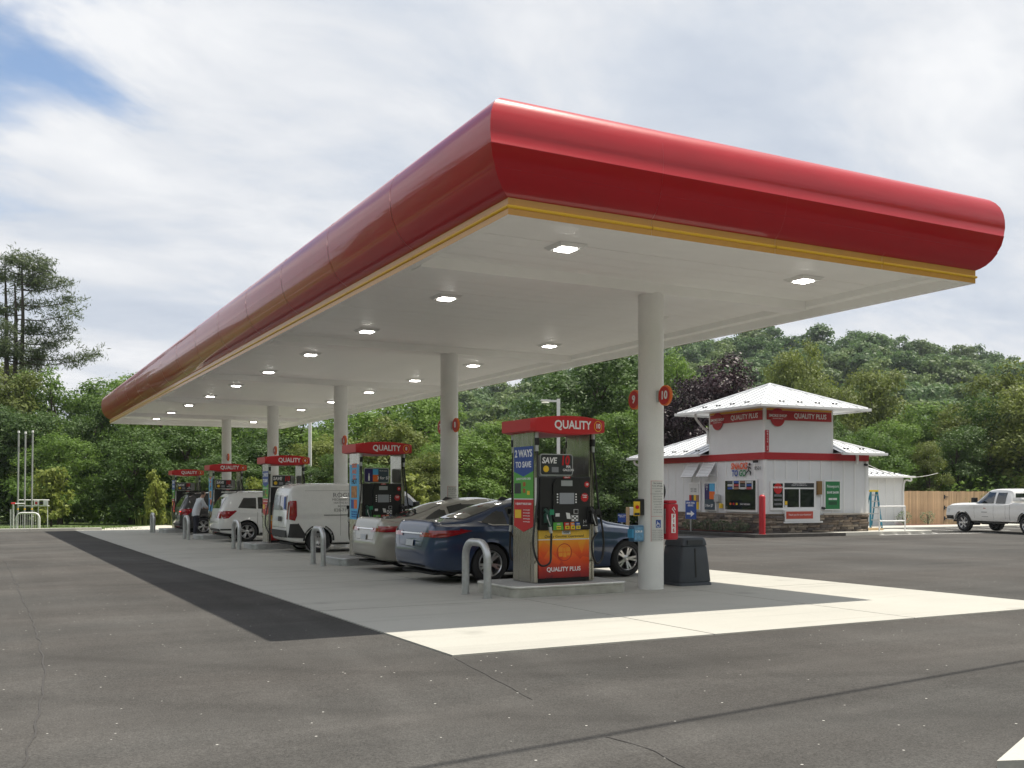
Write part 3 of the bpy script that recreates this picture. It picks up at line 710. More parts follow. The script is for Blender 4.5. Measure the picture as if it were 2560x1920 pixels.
# notices wrapped on the columns
def curved(name, x, y, r, a0, a1, z0, z1, mat, parent=None, n=10):
    rows = [[(x + r * math.cos(R(a0 + (a1 - a0) * i / n)), y + r * math.sin(R(a0 + (a1 - a0) * i / n)), z) for i in range(n + 1)] for z in (z0, z1)]
    return MB().grid(rows).build(name, mat, parent, fix=False)
def wrap_text(txt, size, mat, parent, x, y, r, ang, z, **k):
    me = bend(text_mesh(txt, size, mat, ext=.0005, **k), lambda c: Vector((x + (r + c.z) * math.cos(R(ang) + c.x / r), y + (r + c.z) * math.sin(R(ang) + c.x / r), z + c.y)))
    return link('lettering', me, parent)
for i in range(2):
    y = COLY[i]; g = gz(COLX, y)
    nt = thing('safety_notice', 'printed safety notice %s' % ('with blue wheelchair square on the column by the red extinguisher box' if i == 0 else 'on the column behind the champagne sedan'), 'notice')
    nt.location = (COLX, y, g + .78)
    px_, py_, pz_ = nt.location; r = .2075; z0 = 0.0
    def cv(name, a0, a1, za, zb, mt, rr=r): return curved(name, 0, 0, rr, a0, a1, za, zb, mt, nt)
    cv('sheet', 234, 296, 0, 0.97, M('notice_sheet', (0.66, 0.66, 0.63), 0.6))
    cv('red_margin', 234, 235.5, 0, .97, REDF, r + .001); cv('red_rule', 234, 296, .40, .404, REDF, r + .001); cv('red_rule', 234, 296, .966, .97, REDF, r + .001)
    zz = .93
    for t in ('No smoking', 'Turn off engine', 'Do not leave pump', 'unattended', 'Use approved containers', 'place on ground', 'Static electricity', 'touch metal first', 'In case of fire', 'leave nozzle', 'Emergency stop', 'on this column'):
        wrap_text(t, .034 if zz > .85 else .026, TXTB if zz > .85 else TXTG, nt, 0, 0, r + .001, 268, zz, align='CENTER'); zz -= .042
    cv('wheelchair_square', 256, 283, .22, .345, BLUEP, r + .001)
    wc = MB().lathe([(.034, -.0005), (.034, .0005), (.027, .0005), (.027, -.0005)], (0, 0, 0), 'z', 18).mesh('wheel_symbol', TXTW)
    for v in wc.vertices: v.co = Vector(((r + .002 + v.co.z) * math.cos(R(268) + v.co.x / r), (r + .002 + v.co.z) * math.sin(R(268) + v.co.x / r), .262 + v.co.y))
    link('wheel_symbol', wc, nt)
    wrap_text('h', .085, TXTW, nt, 0, 0, r + .002, 266, .29, bold=.01, sx=.8)
    for k in range(6): wrap_text('Customers needing help call', .02, TXTG, nt, 0, 0, r + .001, 268, .18 - k * .03)

# things mounted on the first column
y = COLY[0]; g = gz(COLX, y)
o = thing('extinguisher_cabinet', 'tall red fire extinguisher box on the first white column', 'extinguisher box', (COLX + .31, y - .08, g + .80))
MB().box(-.10, .10, -.11, .11, 0, .58, .03).build('box', M('cabinet_red', (0.5, 0.012, 0.03), 0.35, var=.05), o, smooth=40)
MB().box(-.085, .085, -.095, .095, .582, .64, .026).build('lid', M('cabinet_red'), o, smooth=40)
MB().box(-.115, -.098, -.04, .04, .1, .5).build('bracket', GALV, o)
MB().box(-.045, .04, -.1135, -.111, .11, .42).build('label', TXTW, o)
for k, ch in enumerate('FIRE'): text(ch, .075, REDF, o, (0, -.115, .375 - k * .075), bold=.03)
MB().tube([(0.02, -.114, .44), (-.03, -.114, .50), (.0, -.114, .53), (.03, -.114, .48)], .008, 6).build('flame_mark', TXTW, o)
o = thing('emergency_stop_sign', 'round red and yellow emergency disc behind the first column', 'sign', (COLX + .235, y + .12, g + 1.58))
MB().lathe([(0, -.012), (.185, -.012), (.185, .012), (0, .012)], (0, 0, 0), 'x', 30).build('rim', BLACK, o)
for s in (-1, 1): MB().lathe([(0, s * .0135), (.165, s * .0135), (.165, s * .0125)], (0, 0, 0), 'x', 30).build('face', REDF, o)
MB().box(-.05, -.012, -.06, .06, -.05, .05).build('bracket', GALV, o)
for s in (-1, 1): text('STOP', .09, YELLOW, o, (s * .015, 0, 0), (R(90), 0, R(90 * s)), bold=.03)
o = thing('windscreen_washer_box', 'light blue windscreen cleaning box on the first column', 'washer box', (COLX - .31, y - .02, g + .78))
MB().box(-.09, .105, -.08, .08, 0, .26, .02).build('tub', M('tub_blue', (0.09, 0.2, 0.33), 0.4, var=0.2, vscale=8), o)
MB().box(-.11, -.092, -.07, .07, .06, .2).build('label', SKYP, o)
MB().box(-.08, .095, -.083, -.0805, .03, .23).build('front_label', M('label_blue', (0.14, 0.32, 0.5), 0.4, var=0.3, vscale=20), o)
text('SCRUB', .045, TXTW, o, (0, -.0845, .16), bold=.02)
o = thing('emergency_shutoff_box', 'yellow and black emergency switch box on the first column', 'switch box', (COLX - .25, y - .02, g + 1.2))
MB().box(-.03, .06, -.07, .07, 0, .26, .012).build('housing', BLACK, o)
MB().box(-.15, -.031, -.075, -.06, -.01, .22).build('yellow_plate', YELLOW, o)
MB().lathe([(0, -.02), (.03, -.02), (.03, 0)], (-.09, -.076, .13), 'y', 14).build('push_button', REDF, o)
MB().box(-.14, -.04, -.079, -.0755, .0, .04).build('plate_lettering', TXTB, o)

# waste bin with windscreen wash bucket
BIN = M('bin_slate', (0.042, 0.050, 0.062), 0.55, bump=0.3, bscale=160, var=0.08, vscale=4)
bx, by = 10.55, 13.55
o = thing('waste_bin', 'slate grey plastic forecourt waste bin beside the first column', 'bin', (bx, by, gz(bx, by) + .014))
def tapered(mb, w0, d0, w1, d1, z0, z1, r, bev=0):
    rows = [[(x, y_, z) for x, y_ in rrect(-w / 2, w / 2, -d / 2, d / 2, r, 4)] for w, d, z in ((w0, d0, z0), ((w0 * .55 + w1 * .45), (d0 * .55 + d1 * .45), z0 + (z1 - z0) * .5), (w1, d1, z1 - .02), (w1 - .03, d1 - .03, z1))]
    mb.grid(rows, close=True); n = len(rows[0]); b0 = len(mb.v) - n * len(rows)
    mb.f.append(tuple(b0 + i for i in range(n))); mb.f.append(tuple(b0 + n * 3 + i for i in range(n))); return mb
tapered(MB(), .68, .60, .66, .58, 0.0, .06, .05).build('base', BIN, o, smooth=40)
tapered(MB(), .655, .575, .54, .50, .062, .66, .05).build('body', BIN, o, smooth=40)
tapered(MB(), .555, .515, .50, .46, .665, .80, .06).build('hood', BIN, o, smooth=40)
MB().box(-.012, .012, -.3, -.275, .12, .6).build('door_seam', BLACK, o, rot=(R(-4), 0, 0))
MB().box(-.16, .16, -.262, -.24, .685, .76).build('flap', M('bin_flap', (0.03, 0.035, 0.043), 0.5), o)
MB().tube([(.28, -.1, .40), (.37, -.1, .46)], .016, 8).build('squeegee_handle', BLACK, o)
# ================================================================ vehicles
def pchip(xs, ys, x):
    xs = np.array(xs, float); ys = np.array(ys, float); h = np.diff(xs); d = np.diff(ys) / h; n = len(xs); m = np.zeros(n)
    for i in range(1, n - 1):
        if d[i - 1] * d[i] > 0:
            w1 = 2 * h[i] + h[i - 1]; w2 = h[i] + 2 * h[i - 1]; m[i] = (w1 + w2) / (w1 / d[i - 1] + w2 / d[i])
    m[0] = d[0]; m[-1] = d[-1]
    k = np.clip(np.searchsorted(xs, x) - 1, 0, n - 2); t = (x - xs[k]) / h[k]
    return (1 + 2 * t) * (1 - t) ** 2 * ys[k] + t * (1 - t) ** 2 * h[k] * m[k] + t * t * (3 - 2 * t) * ys[k + 1] + t * t * (t - 1) * h[k] * m[k + 1]

def loft(ST, N=120, cr=0.07, crown=0.03, nose=0.05):
    "ST rows: x, zb, zm, zs, zt, wb, wm, ws, wt. Returns closed bmesh of the shell."
    A = np.array(ST, float); x0, x1 = A[0, 0], A[-1, 0]
    t = np.linspace(0, 1, N)
    X = x0 + (x1 - x0) * (0.5 - 0.5 * np.cos(math.pi * t)) * .45 + (x1 - x0) * t * .55
    C = [pchip(A[:, 0], A[:, i], X) for i in range(1, 9)]
    bm = bmesh.new(); rings = []
    for i in range(N):
        zb, zm, zs, zt, wb, wm, ws, wt = [c[i] for c in C]
        h = []
        h.append((0.0, zb)); h.append((wb * .5, zb)); h.append((wb * .93, zb)); h.append((wb, zb + .035))
        for k in range(1, 6):
            u = k / 6; h.append((wb + (wm - wb) * math.sin(u * math.pi / 2), zb + .035 + (zm - zb - .035) * u))
        for k in range(0, 7):
            u = k / 6; h.append((wm + (ws - wm) * (1 - math.cos(u * math.pi / 2)) + (0, 0, -.004, -.010, .007, .004, 0)[k], zm + (zs - zm) * u))
        gh = max(zt - zs, .02); c_ = min(cr, gh * .45); ztt = zt - crown * min(1, gh / .3) - c_
        for k in range(1, 8):
            u = k / 7; h.append((ws + (wt - ws) * (u ** 1.0) + .025 * math.sin(u * math.pi) * min(1, gh / .4), zs + (ztt - zs) * u))
        for k in range(1, 5):
            a = k / 4 * math.pi / 2; rr = min(wt * .25, .13)
            h.append((wt - rr * (1 - math.cos(a)), ztt + c_ * math.sin(a)))
        wi = h[-1][0]; zi = h[-1][1]
        for k in range(1, 5):
            u = k / 4; h.append((wi * (1 - u), zi + (zt - zi) * (1 - (1 - u) ** 2)))
        ring = [bm.verts.new((X[i], -y, z)) for y, z in h] + [bm.verts.new((X[i], y, z)) for y, z in h[-2:0:-1]]
        rings.append(ring)
    n = len(rings[0])
    for i in range(N - 1):
        for j in range(n):
            bm.faces.new((rings[i][j], rings[i][(j + 1) % n], rings[i + 1][(j + 1) % n], rings[i + 1][j]))
    bm.faces.new(rings[0][::-1]); bm.faces.new(rings[-1])
    bmesh.ops.recalc_face_normals(bm, faces=bm.faces)
    return bm

def cut_arches(bm, axles, zc, rad, ymin=0.45):
    for xa in axles:
        def dist(v): return math.hypot(v.co.x - xa, v.co.z - zc)
        ins = {v for v in bm.verts if dist(v) < rad and abs(v.co.y) > ymin}
        bd = [v for v in ins if any(w not in ins and abs(w.co.y) > ymin * .8 for f in v.link_faces for w in f.verts)]
        dead = [f for f in bm.faces if all(v in ins for v in f.verts)]
        for v in bd:
            d = dist(v)
            if d > 1e-4:
                if v.co.z > zc - .1: k = rad / d; v.co.x = xa + (v.co.x - xa) * k; v.co.z = zc + (v.co.z - zc) * k
                else: v.co.x = xa + math.copysign(math.sqrt(max(rad * rad - (v.co.z - zc) ** 2, 1e-4)), v.co.x - xa)
        bmesh.ops.delete(bm, geom=dead, context='FACES')
    loose = [v for v in bm.verts if not v.link_faces]
    bmesh.ops.delete(bm, geom=loose, context='VERTS')

class Car:
    def __init__(s, root, bm, paint):
        s.root = root; s.bvh = BVHTree.FromBMesh(bm)
        mb = MB().bm(bm, free=True); s.body = mb.build('body', paint, root, smooth=38, fix=False)
    def cast(s, p, d):
        h = s.bvh.ray_cast(Vector(p), Vector(d))
        return (h[0], h[1]) if h[0] else None
    def patch_mb(s, mb, poly, view, off=.004, res=.03, thick=False):
        off = off * 1.6 + .002
        "view: side-, side+, rear, front, top; poly in the plane of that view"
        bm = bmesh.new()
        vs = [bm.verts.new((a, b, 0)) for a, b in poly]; bm.faces.new(vs)
        for ax in (0, 1):
            lo = min(p[ax] for p in poly); hi = max(p[ax] for p in poly); k = int((hi - lo) / res)
            for i in range(1, k + 1):
                c = [0, 0, 0]; c[ax] = lo + (hi - lo) * i / (k + 1); nn = [0, 0, 0]; nn[ax] = 1
                bmesh.ops.bisect_plane(bm, geom=bm.verts[:] + bm.edges[:] + bm.faces[:], plane_co=c, plane_no=nn)
        last = None
        for v in bm.verts:
            a, b = v.co.x, v.co.y
            o, d = {'side-': ((a, -3, b), (0, 1, 0)), 'side+': ((a, 3, b), (0, -1, 0)), 'rear': ((-3, a, b), (1, 0, 0)), 'front': ((9, a, b), (-1, 0, 0)), 'top': ((a, b, 4), (0, 0, -1))}[view]
            h = s.cast(o, d)
            if h is None:
                v.tag = True; continue
            v.co = h[0] + h[1] * (off if h[1].dot(Vector(d)) < 0 else -off)
        bad = [v for v in bm.verts if v.tag]
        if bad: bmesh.ops.delete(bm, geom=bad, context='VERTS')
        mb.bm(bm)
        return mb
    def patch(s, name, poly, view, mat, off=.004, parent=None, res=.03):
        return s.patch_mb(MB(), poly, view, off, res).build(name, mat, parent or s.root, smooth=True, fix=False)
    def both(s, name, poly, mat, off=.004, parent=None, res=.05):
        return [s.patch(name, poly, v, mat, off, parent, res) for v in ('side-', 'side+')]
    def seam(s, pts, view='side-', w=.008, name='panel_gap', mat=None):
        out = []
        for a, b in zip(pts[:-1], pts[1:]): 
            a, b = Vector(a), Vector(b); t = (b - a).normalized(); n = Vector((-t.y, t.x)) * w / 2
            out.append([tuple(a - n), tuple(b - n), tuple(b + n), tuple(a + n)])
        mb = MB()
        for q in out: s.patch_mb(mb, q, view, .0008, .04)
        return mb.build(name, mat or BLACKM, s.body, smooth=True, fix=False)

TYRE = M('tyre', (0.016, 0.016, 0.017), 0.75, bump=0.2, bscale=80)
RIM = M('alloy_rim', (0.5, 0.5, 0.51), 0.3, 0.85); RIMD = M('rim_dark', (0.04, 0.04, 0.042), 0.5)
TAIL = M('tail_red', (0.28, 0.006, 0.012), 0.12, coat=1.0, var=0.35, vscale=18); TAILW = M('tail_clear', (0.55, 0.5, 0.5), 0.15, coat=1.0, var=.3, vscale=60)
GLASS = M('car_glass', (0.012, 0.015, 0.016), 0.03, spec=0.7, coat=0.6, coatr=0.02)
CHR = M('car_chrome', (0.7, 0.7, 0.7), 0.12, 1.0)
PLATE = M('plate', (0.5, 0.52, 0.55), 0.5, var=0.25, vscale=40)
LITE = M('headlamp', (0.6, 0.62, 0.65), 0.08, coat=1.0); LITTAIL = M('tail_lit', (0.4, 0.01, 0.01), 0.15, emit=((1, 0.05, 0.03), 1.2))
WHEELS = {}
def wheel_meshes(rad, wid, kind):
    key = (rad, wid, kind)
    if key in WHEELS: return WHEELS[key]
    ri = rad * (.68 if kind != 'steel' else .62); h = wid / 2
    ty = MB().lathe([(ri, -h * .8), (ri + .01, -h * .95), (rad * .88, -h), (rad * .97, -h * .82), (rad, -h * .55), (rad, h * .55), (rad * .97, h * .82), (rad * .88, h), (ri + .01, h * .95), (ri, h * .8)], axis='y', n=40).mesh('tyre', TYRE, 50)
    rm = MB(); rm.lathe([(ri, -h * .8), (ri - .012, -h * .92), (ri - .025, -h * .8), (ri - .03, h * .2), (ri - .03, h * .6), (ri, h * .7)], axis='y', n=40)
    hub = MB(); hub.lathe([(0, h * .3), (ri - .03, h * .3), (ri - .03, h * .34), (0, h * .34)], axis='y', n=24)
    sp = MB()
    if kind == 'five':
        for k in range(5):
            for dd in (-.17, .17):
                a = 2 * math.pi * k / 5 + dd; a2 = 2 * math.pi * k / 5 + dd * .45
                c0 = Vector((math.cos(a2), 0, math.sin(a2))); c1 = Vector((math.cos(a), 0, math.sin(a))); t = Vector((-math.sin(a), 0, math.cos(a)))
                q = []
                for c, r_, w_, yy in ((c0, ri * .16, .016, -h * .52), (c1, ri - .02, .02, -h * .80)):
                    p = c * r_; q += [p - t * w_ + Vector((0, yy, 0)), p + t * w_ + Vector((0, yy, 0)), p + t * w_ + Vector((0, yy + .05, 0)), p - t * w_ + Vector((0, yy + .05, 0))]
                sp.add(q, [(0, 1, 5, 4), (1, 2, 6, 5), (2, 3, 7, 6), (3, 0, 4, 7)])
        sp.lathe([(0, -h * .6), (.05, -h * .58), (.07, -h * .45), (.07, -h * .3)], axis='y', n=16)
    elif kind == 'steel':
        sp.lathe([(0, -h * .45), (.05, -h * .5), (.07, -h * .62), (ri * .6, -h * .66), (ri * .75, -h * .4), (ri - .02, -h * .5)], axis='y', n=32)
        for k in range(10):
            a = 2 * math.pi * k / 10; hub.lathe([(0, -h * .685), (.017, -h * .685), (.017, -h * .5)], (math.cos(a) * ri * .52, 0, math.sin(a) * ri * .52), 'y', 8)
    else:  # six chunky spokes
        for k in range(6):
            a = 2 * math.pi * k / 6; c = Vector((math.cos(a), 0, math.sin(a))); t = Vector((-math.sin(a), 0, math.cos(a))); q = []
            for r_, w_, yy in ((ri * .2, .045, -h * .6), (ri - .02, .04, -h * .82)):
                p = c * r_; q += [p - t * w_ + Vector((0, yy, 0)), p + t * w_ + Vector((0, yy, 0)), p + t * w_ + Vector((0, yy + .06, 0)), p - t * w_ + Vector((0, yy + .06, 0))]
            sp.add(q, [(0, 1, 5, 4), (1, 2, 6, 5), (2, 3, 7, 6), (3, 0, 4, 7)])
        sp.lathe([(0, -h * .68), (.06, -h * .66), (.085, -h * .55), (.085, -h * .3)], axis='y', n=16)
    out = (ty, rm.mesh('rim', RIM, 40), hub.mesh('brake', RIMD, 40), sp.mesh('spokes', RIM, 40))
    WHEELS[key] = out; return out
def add_wheels(car, axles, track, rad, wid=.21, kind='five', front=None):
    for xa in axles:
        for s in (-1, 1):
            w = part('wheel', car.root, (xa, s * track, rad), (0, 0, 0 if s < 0 else math.pi))
            for nm, me in zip(('tyre', 'rim', 'brake_disc', 'spokes'), wheel_meshes(rad, wid, kind)): 
                o = link(nm, me, w)
                if nm == 'spokes': o.rotation_euler = (0, random.uniform(0, 6), 0)
            # dark liner of the arch
    for xa in axles:
        for s in (-1, 1):
            mb = MB(); rows = []
            for k in range(15):
                a = math.pi * (k / 14) * 1.16 - .08 * math.pi; r_ = rad + .05
                rows.append([(xa + r_ * math.cos(a), s * .42, rad + r_ * math.sin(a)), (xa + r_ * math.cos(a), s * (track + wid * .25), rad + r_ * math.sin(a))])
            mb.grid(rows); mb.add([(r[0][0], r[0][1], r[0][2]) for r in rows], [tuple(range(15))])
            mb.build('wheel_arch_liner', BLACKM, car.root)

def sedan(name, label, paint, loc, rz):
    root = thing(name, label, 'car', loc, rz)
    ST = [(0.00, .38, .47, .56, .60, .56, .64, .60, .52), (0.02, .33, .52, .70, .75, .68, .745, .71, .62), (0.05, .29, .55, .83, .90, .73, .80, .76, .67), (0.085, .27, .58, .93, 1.03, .76, .835, .785, .69), (0.13, .25, .60, .97, 1.085, .78, .855, .80, .70), (0.20, .235, .61, .975, 1.075, .80, .875, .815, .69),
          (0.32, .22, .62, .975, 1.065, .82, .895, .835, .66), (0.70, .20, .62, .98, 1.09, .84, .915, .865, .64), (1.00, .19, .61, .975, 1.185, .85, .922, .88, .60), (1.5, .18, .60, .965, 1.36, .86, .925, .885, .57),
          (2.0, .18, .59, .955, 1.455, .86, .925, .885, .575), (2.4, .18, .59, .945, 1.476, .86, .925, .885, .58), (2.85, .18, .58, .935, 1.435, .86, .925, .88, .575), (3.3, .18, .58, .925, 1.26, .86, .922, .875, .60),
          (3.72, .18, .58, .91, 1.03, .86, .92, .865, .68), (4.1, .19, .57, .87, .965, .85, .915, .84, .68), (4.5, .20, .55, .79, .87, .81, .885, .78, .62), (4.74, .22, .50, .68, .75, .70, .78, .68, .52), (4.84, .26, .47, .60, .65, .55, .64, .55, .42), (4.87, .34, .46, .55, .58, .42, .50, .42, .3)]
    bm = loft(ST, 130); AX = (1.12, 3.97); cut_arches(bm, AX, .335, .375)
    c = Car(root, bm, paint); add_wheels(c, AX, .80, .335, .225, 'five')
    # side glass in three panes each side, with chrome lower rim
    for v in ('side-', 'side+'):
        c.patch('rear_quarter_window', [(1.00, 1.035), (1.18, 1.0), (1.46, .995), (1.50, 1.27), (1.36, 1.22)], v, GLASS)
        c.patch('rear_door_window', [(1.53, .992), (2.30, .985), (2.33, 1.385), (1.95, 1.365), (1.56, 1.285)], v, GLASS)
        c.patch('front_door_window', [(2.38, .985), (3.34, .985), (3.05, 1.225), (2.85, 1.32), (2.41, 1.387)], v, GLASS)
        c.patch('chrome_strip', [(.96, 1.045), (1.16, .982), (3.36, .966), (3.36, .98), (1.18, .997), (1.0, 1.05)], v, CHR, .007)
        c.patch('tail_light_side', [(.045, .80), (.30, .805), (.78, .90), (.45, .955), (.20, .97), (.07, .95)], v, TAIL, .008)
        c.seam([(1.42, .27), (1.47, .6), (1.52, .96)], v); c.seam([(2.36, .24), (2.35, .97)], v); c.seam([(3.38, .3), (3.42, .7), (3.36, .95)], v); c.seam([(1.40, .265), (3.38, .255)], v)
        for hx in (1.66, 2.52): c.patch('door_handle', [(hx, .845), (hx + .2, .85), (hx + .2, .875), (hx, .87)], v, paint, .025)
        c.patch('sill', [(1.5, .20), (3.55, .20), (3.55, .235), (1.5, .235)], v, BLACKM, .006)
        c.patch('headlight', [(4.2, .70), (4.62, .62), (4.70, .66), (4.52, .74), (4.2, .78)], v, LITE, .006)
        c.seam([(.72, .88), (.9, .70), (.78, .55), (.76, .42)], v)
    # rear: lights, bar, plate, lower valance
    for s in (-1, 1):
        c.patch('tail_light', [(s * .38, .80), (s * .80, .81), (s * .80, .93), (s * .55, .93), (s * .40, .875)], 'rear', TAIL, .008)
        c.patch('reversing_light', [(s * .38, .805), (s * .66, .815), (s * .62, .845), (s * .38, .835)], 'rear', TAILW, .014)
    c.patch('chrome_bar', [(-.5, .842), (.5, .842), (.5, .866), (-.5, .866)], 'rear', CHR, .016)
    c.patch('number_plate', [(-.155, .635), (.155, .635), (.155, .79), (-.155, .79)], 'rear', PLATE, .012)
    c.seam([(-.62, .98), (-.5, .64), (.5, .64), (.62, .98)], 'rear')
    c.patch('rear_valance', [(-.6, .30), (.6, .30), (.64, .385), (-.64, .385)], 'rear', BLACKM, .006)
    c.patch('badge', [(-.06, .885), (.06, .885), (.06, .92), (-.06, .92)], 'rear', CHR, .012)
    c.patch('rear_window', [(.74, -.52), (1.50, -.47), (1.50, .47), (.74, .52)], 'top', GLASS, .004)
    c.patch('windscreen', [(2.95, -.49), (3.64, -.6), (3.64, .6), (2.95, .49)], 'top', GLASS, .004)
    h = c.cast((1.78, 0, 4), (0, 0, -1))
    if h:
        z = h[0].z
        MB().add([(1.70, -.02, z - .03), (1.70, .02, z - .03), (1.80, -.012, z + .06), (1.80, .012, z + .06), (1.98, -.035, z + .02), (1.98, .035, z + .02)], [(0, 1, 3, 2), (2, 3, 5, 4), (0, 2, 4), (1, 5, 3), (0, 4, 5, 1)]).build('aerial_fin', BLACK, root)
    for s in (-1, 1):
        h = c.cast((3.22, s * 3, 1.0), (0, -s, 0))
        MB().box(3.14, 3.26, s * 1.0 - .085, s * 1.0 + .085, .97, 1.09, .03).build('door_mirror', paint, root, smooth=50)
    MB().tube([(.06, -.5, .33), (.16, -.5, .32)], .04, 12).build('exhaust_tip', CHR, root)
    MB().box(.15, 4.6, -.7, .7, .16, .2).build('underbody', BLACKM, root)
    return root

PBLUE = M('paint_blue', (0.018, 0.042, 0.102), 0.3, 0.2, coat=1.0, coatr=0.03, var=.04)
PCHAMP = M('paint_champagne', (0.36, 0.345, 0.305), 0.35, 0.25, coat=1.0, coatr=0.04, var=.03)
PWHITE = M('paint_white', (0.72, 0.72, 0.71), 0.35, 0.0, coat=1.0, coatr=0.05, var=.03)
PGREY = M('paint_dark_grey', (0.028, 0.029, 0.031), 0.35, 0.2, coat=1.0, coatr=0.04)
def at(x, y): return (x, y, gz(x, y) + .014)
sedan('blue_sedan', 'dark blue sedan parked between pump number ten and the champagne sedan', PBLUE, at(6.62, 16.2), R(0.5))
sedan('champagne_sedan', 'champagne beige sedan parked beside pump number eight', PCHAMP, at(6.8, 19.08), R(0.0))

def suv(name, label, paint, loc, lit=False):
    root = thing(name, label, 'car', loc)
    ST = [(0.00, .42, .55, .68, .74, .60, .68, .62, .52), (0.05, .36, .60, .92, 1.02, .72, .79, .74, .62), (0.12, .32, .66, 1.03, 1.20, .78, .845, .80, .66), (0.26, .29, .68, 1.07, 1.46, .82, .875, .83, .62), (0.42, .27, .68, 1.08, 1.64, .84, .885, .845, .60),
          (0.7, .25, .68, 1.08, 1.70, .85, .895, .855, .595), (1.3, .24, .67, 1.07, 1.715, .85, .9, .86, .60), (2.3, .24, .66, 1.05, 1.71, .85, .9, .86, .60), (2.75, .24, .66, 1.04, 1.64, .85, .9, .86, .60), (3.15, .24, .65, 1.03, 1.42, .85, .895, .855, .62), (3.55, .24, .64, 1.02, 1.15, .85, .89, .845, .68),
          (4.0, .25, .63, .98, 1.08, .84, .885, .82, .66), (4.35, .27, .60, .88, .97, .78, .84, .75, .6), (4.52, .3, .56, .74, .82, .66, .74, .65, .5), (4.59, .38, .52, .62, .67, .5, .6, .5, .4)]
    bm = loft(ST, 120); AX = (0.92, 3.56); cut_arches(bm, AX, .345, .395)
    c = Car(root, bm, paint); add_wheels(c, AX, .775, .345, .225, 'five')
    for v in ('side-', 'side+'):
        c.patch('rear_quarter_window', [(.62, 1.14), (1.22, 1.11), (1.25, 1.53), (.86, 1.52)], v, GLASS)
        c.patch('rear_door_window', [(1.28, 1.11), (2.08, 1.09), (2.10, 1.55), (1.31, 1.54)], v, GLASS)
        c.patch('front_door_window', [(2.14, 1.09), (3.15, 1.08), (2.78, 1.45), (2.6, 1.53), (2.16, 1.55)], v, GLASS)
        c.patch('tail_light_side', [(.06, .93), (.14, .78), (.30, .80), (.58, 1.04), (.40, 1.10), (.18, 1.10)], v, TAIL, .006)
        c.patch('bumper_trim', [(.06, .40), (.54, .40), (.54, .50), (.06, .50)], v, BLACK, .006)
        c.seam([(1.24, .5), (1.27, 1.08)], v); c.seam([(2.11, .3), (2.11, 1.07)], v); c.seam([(3.18, .35), (3.2, 1.02)], v)
        c.patch('sill', [(1.33, .26), (3.16, .26), (3.16, .36), (1.33, .36)], v, BLACK, .006)
        for hx in (1.42, 2.3): c.patch('door_handle', [(hx, .93), (hx + .2, .93), (hx + .2, .96), (hx, .96)], v, paint, .025)
        MB().tube(arc_path([(.6, (-.62 if v == 'side-' else .62), 1.66), (.8, (-.61 if v == 'side-' else .61), 1.745), (1.6, (-.61 if v == 'side-' else .61), 1.755), (2.3, (-.61 if v == 'side-' else .61), 1.74), (2.6, (-.61 if v == 'side-' else .61), 1.64)], 5), .018, 6).build('roof_rail', BLACK, root, smooth=True)
    c.patch('rear_window', [(-.62, 1.12), (.62, 1.12), (.53, 1.55), (-.53, 1.55)], 'rear', GLASS, .005)
    for s in (-1, 1): c.patch('tail_light', [(s * .46, .80), (s * .80, .80), (s * .80, 1.08), (s * .6, 1.08)], 'rear', TAIL, .008)
    if lit:
        for s in (-1, 1): c.patch('brake_lamp', [(s * .62, .92), (s * .78, .92), (s * .78, 1.0), (s * .62, 1.0)], 'rear', LITTAIL, .014)
    c.patch('number_plate', [(-.155, .80), (.155, .80), (.155, .94), (-.155, .94)], 'rear', PLATE, .01)
    c.patch('bumper_lower', [(-.72, .37), (.72, .37), (.74, .50), (-.74, .50)], 'rear', BLACK, .008)
    c.seam([(-.68, 1.1), (-.58, .66), (.58, .66), (.68, 1.1)], 'rear')
    c.patch('windscreen', [(2.75, -.5), (3.45, -.62), (3.45, .62), (2.75, .5)], 'top', GLASS)
    MB().box(.36, .62, -.55, .55, 1.655, 1.685, .012).build('roof_spoiler', paint, root)
    for s in (-1, 1): MB().box(3.0, 3.13, s * .98 - .09, s * .98 + .09, 1.06, 1.2, .03).build('door_mirror', paint, root, smooth=50)
    MB().box(.2, 4.3, -.7, .7, .2, .26).build('underbody', BLACKM, root)
    return root
suv('white_suv', 'white SUV with dark rear glass parked beside pump number four', PWHITE, at(7.0, 34.55))
suv('grey_suv', 'dark grey SUV with lit tail lights parked beside pump number two', PGREY, at(7.05, 42.2), True)

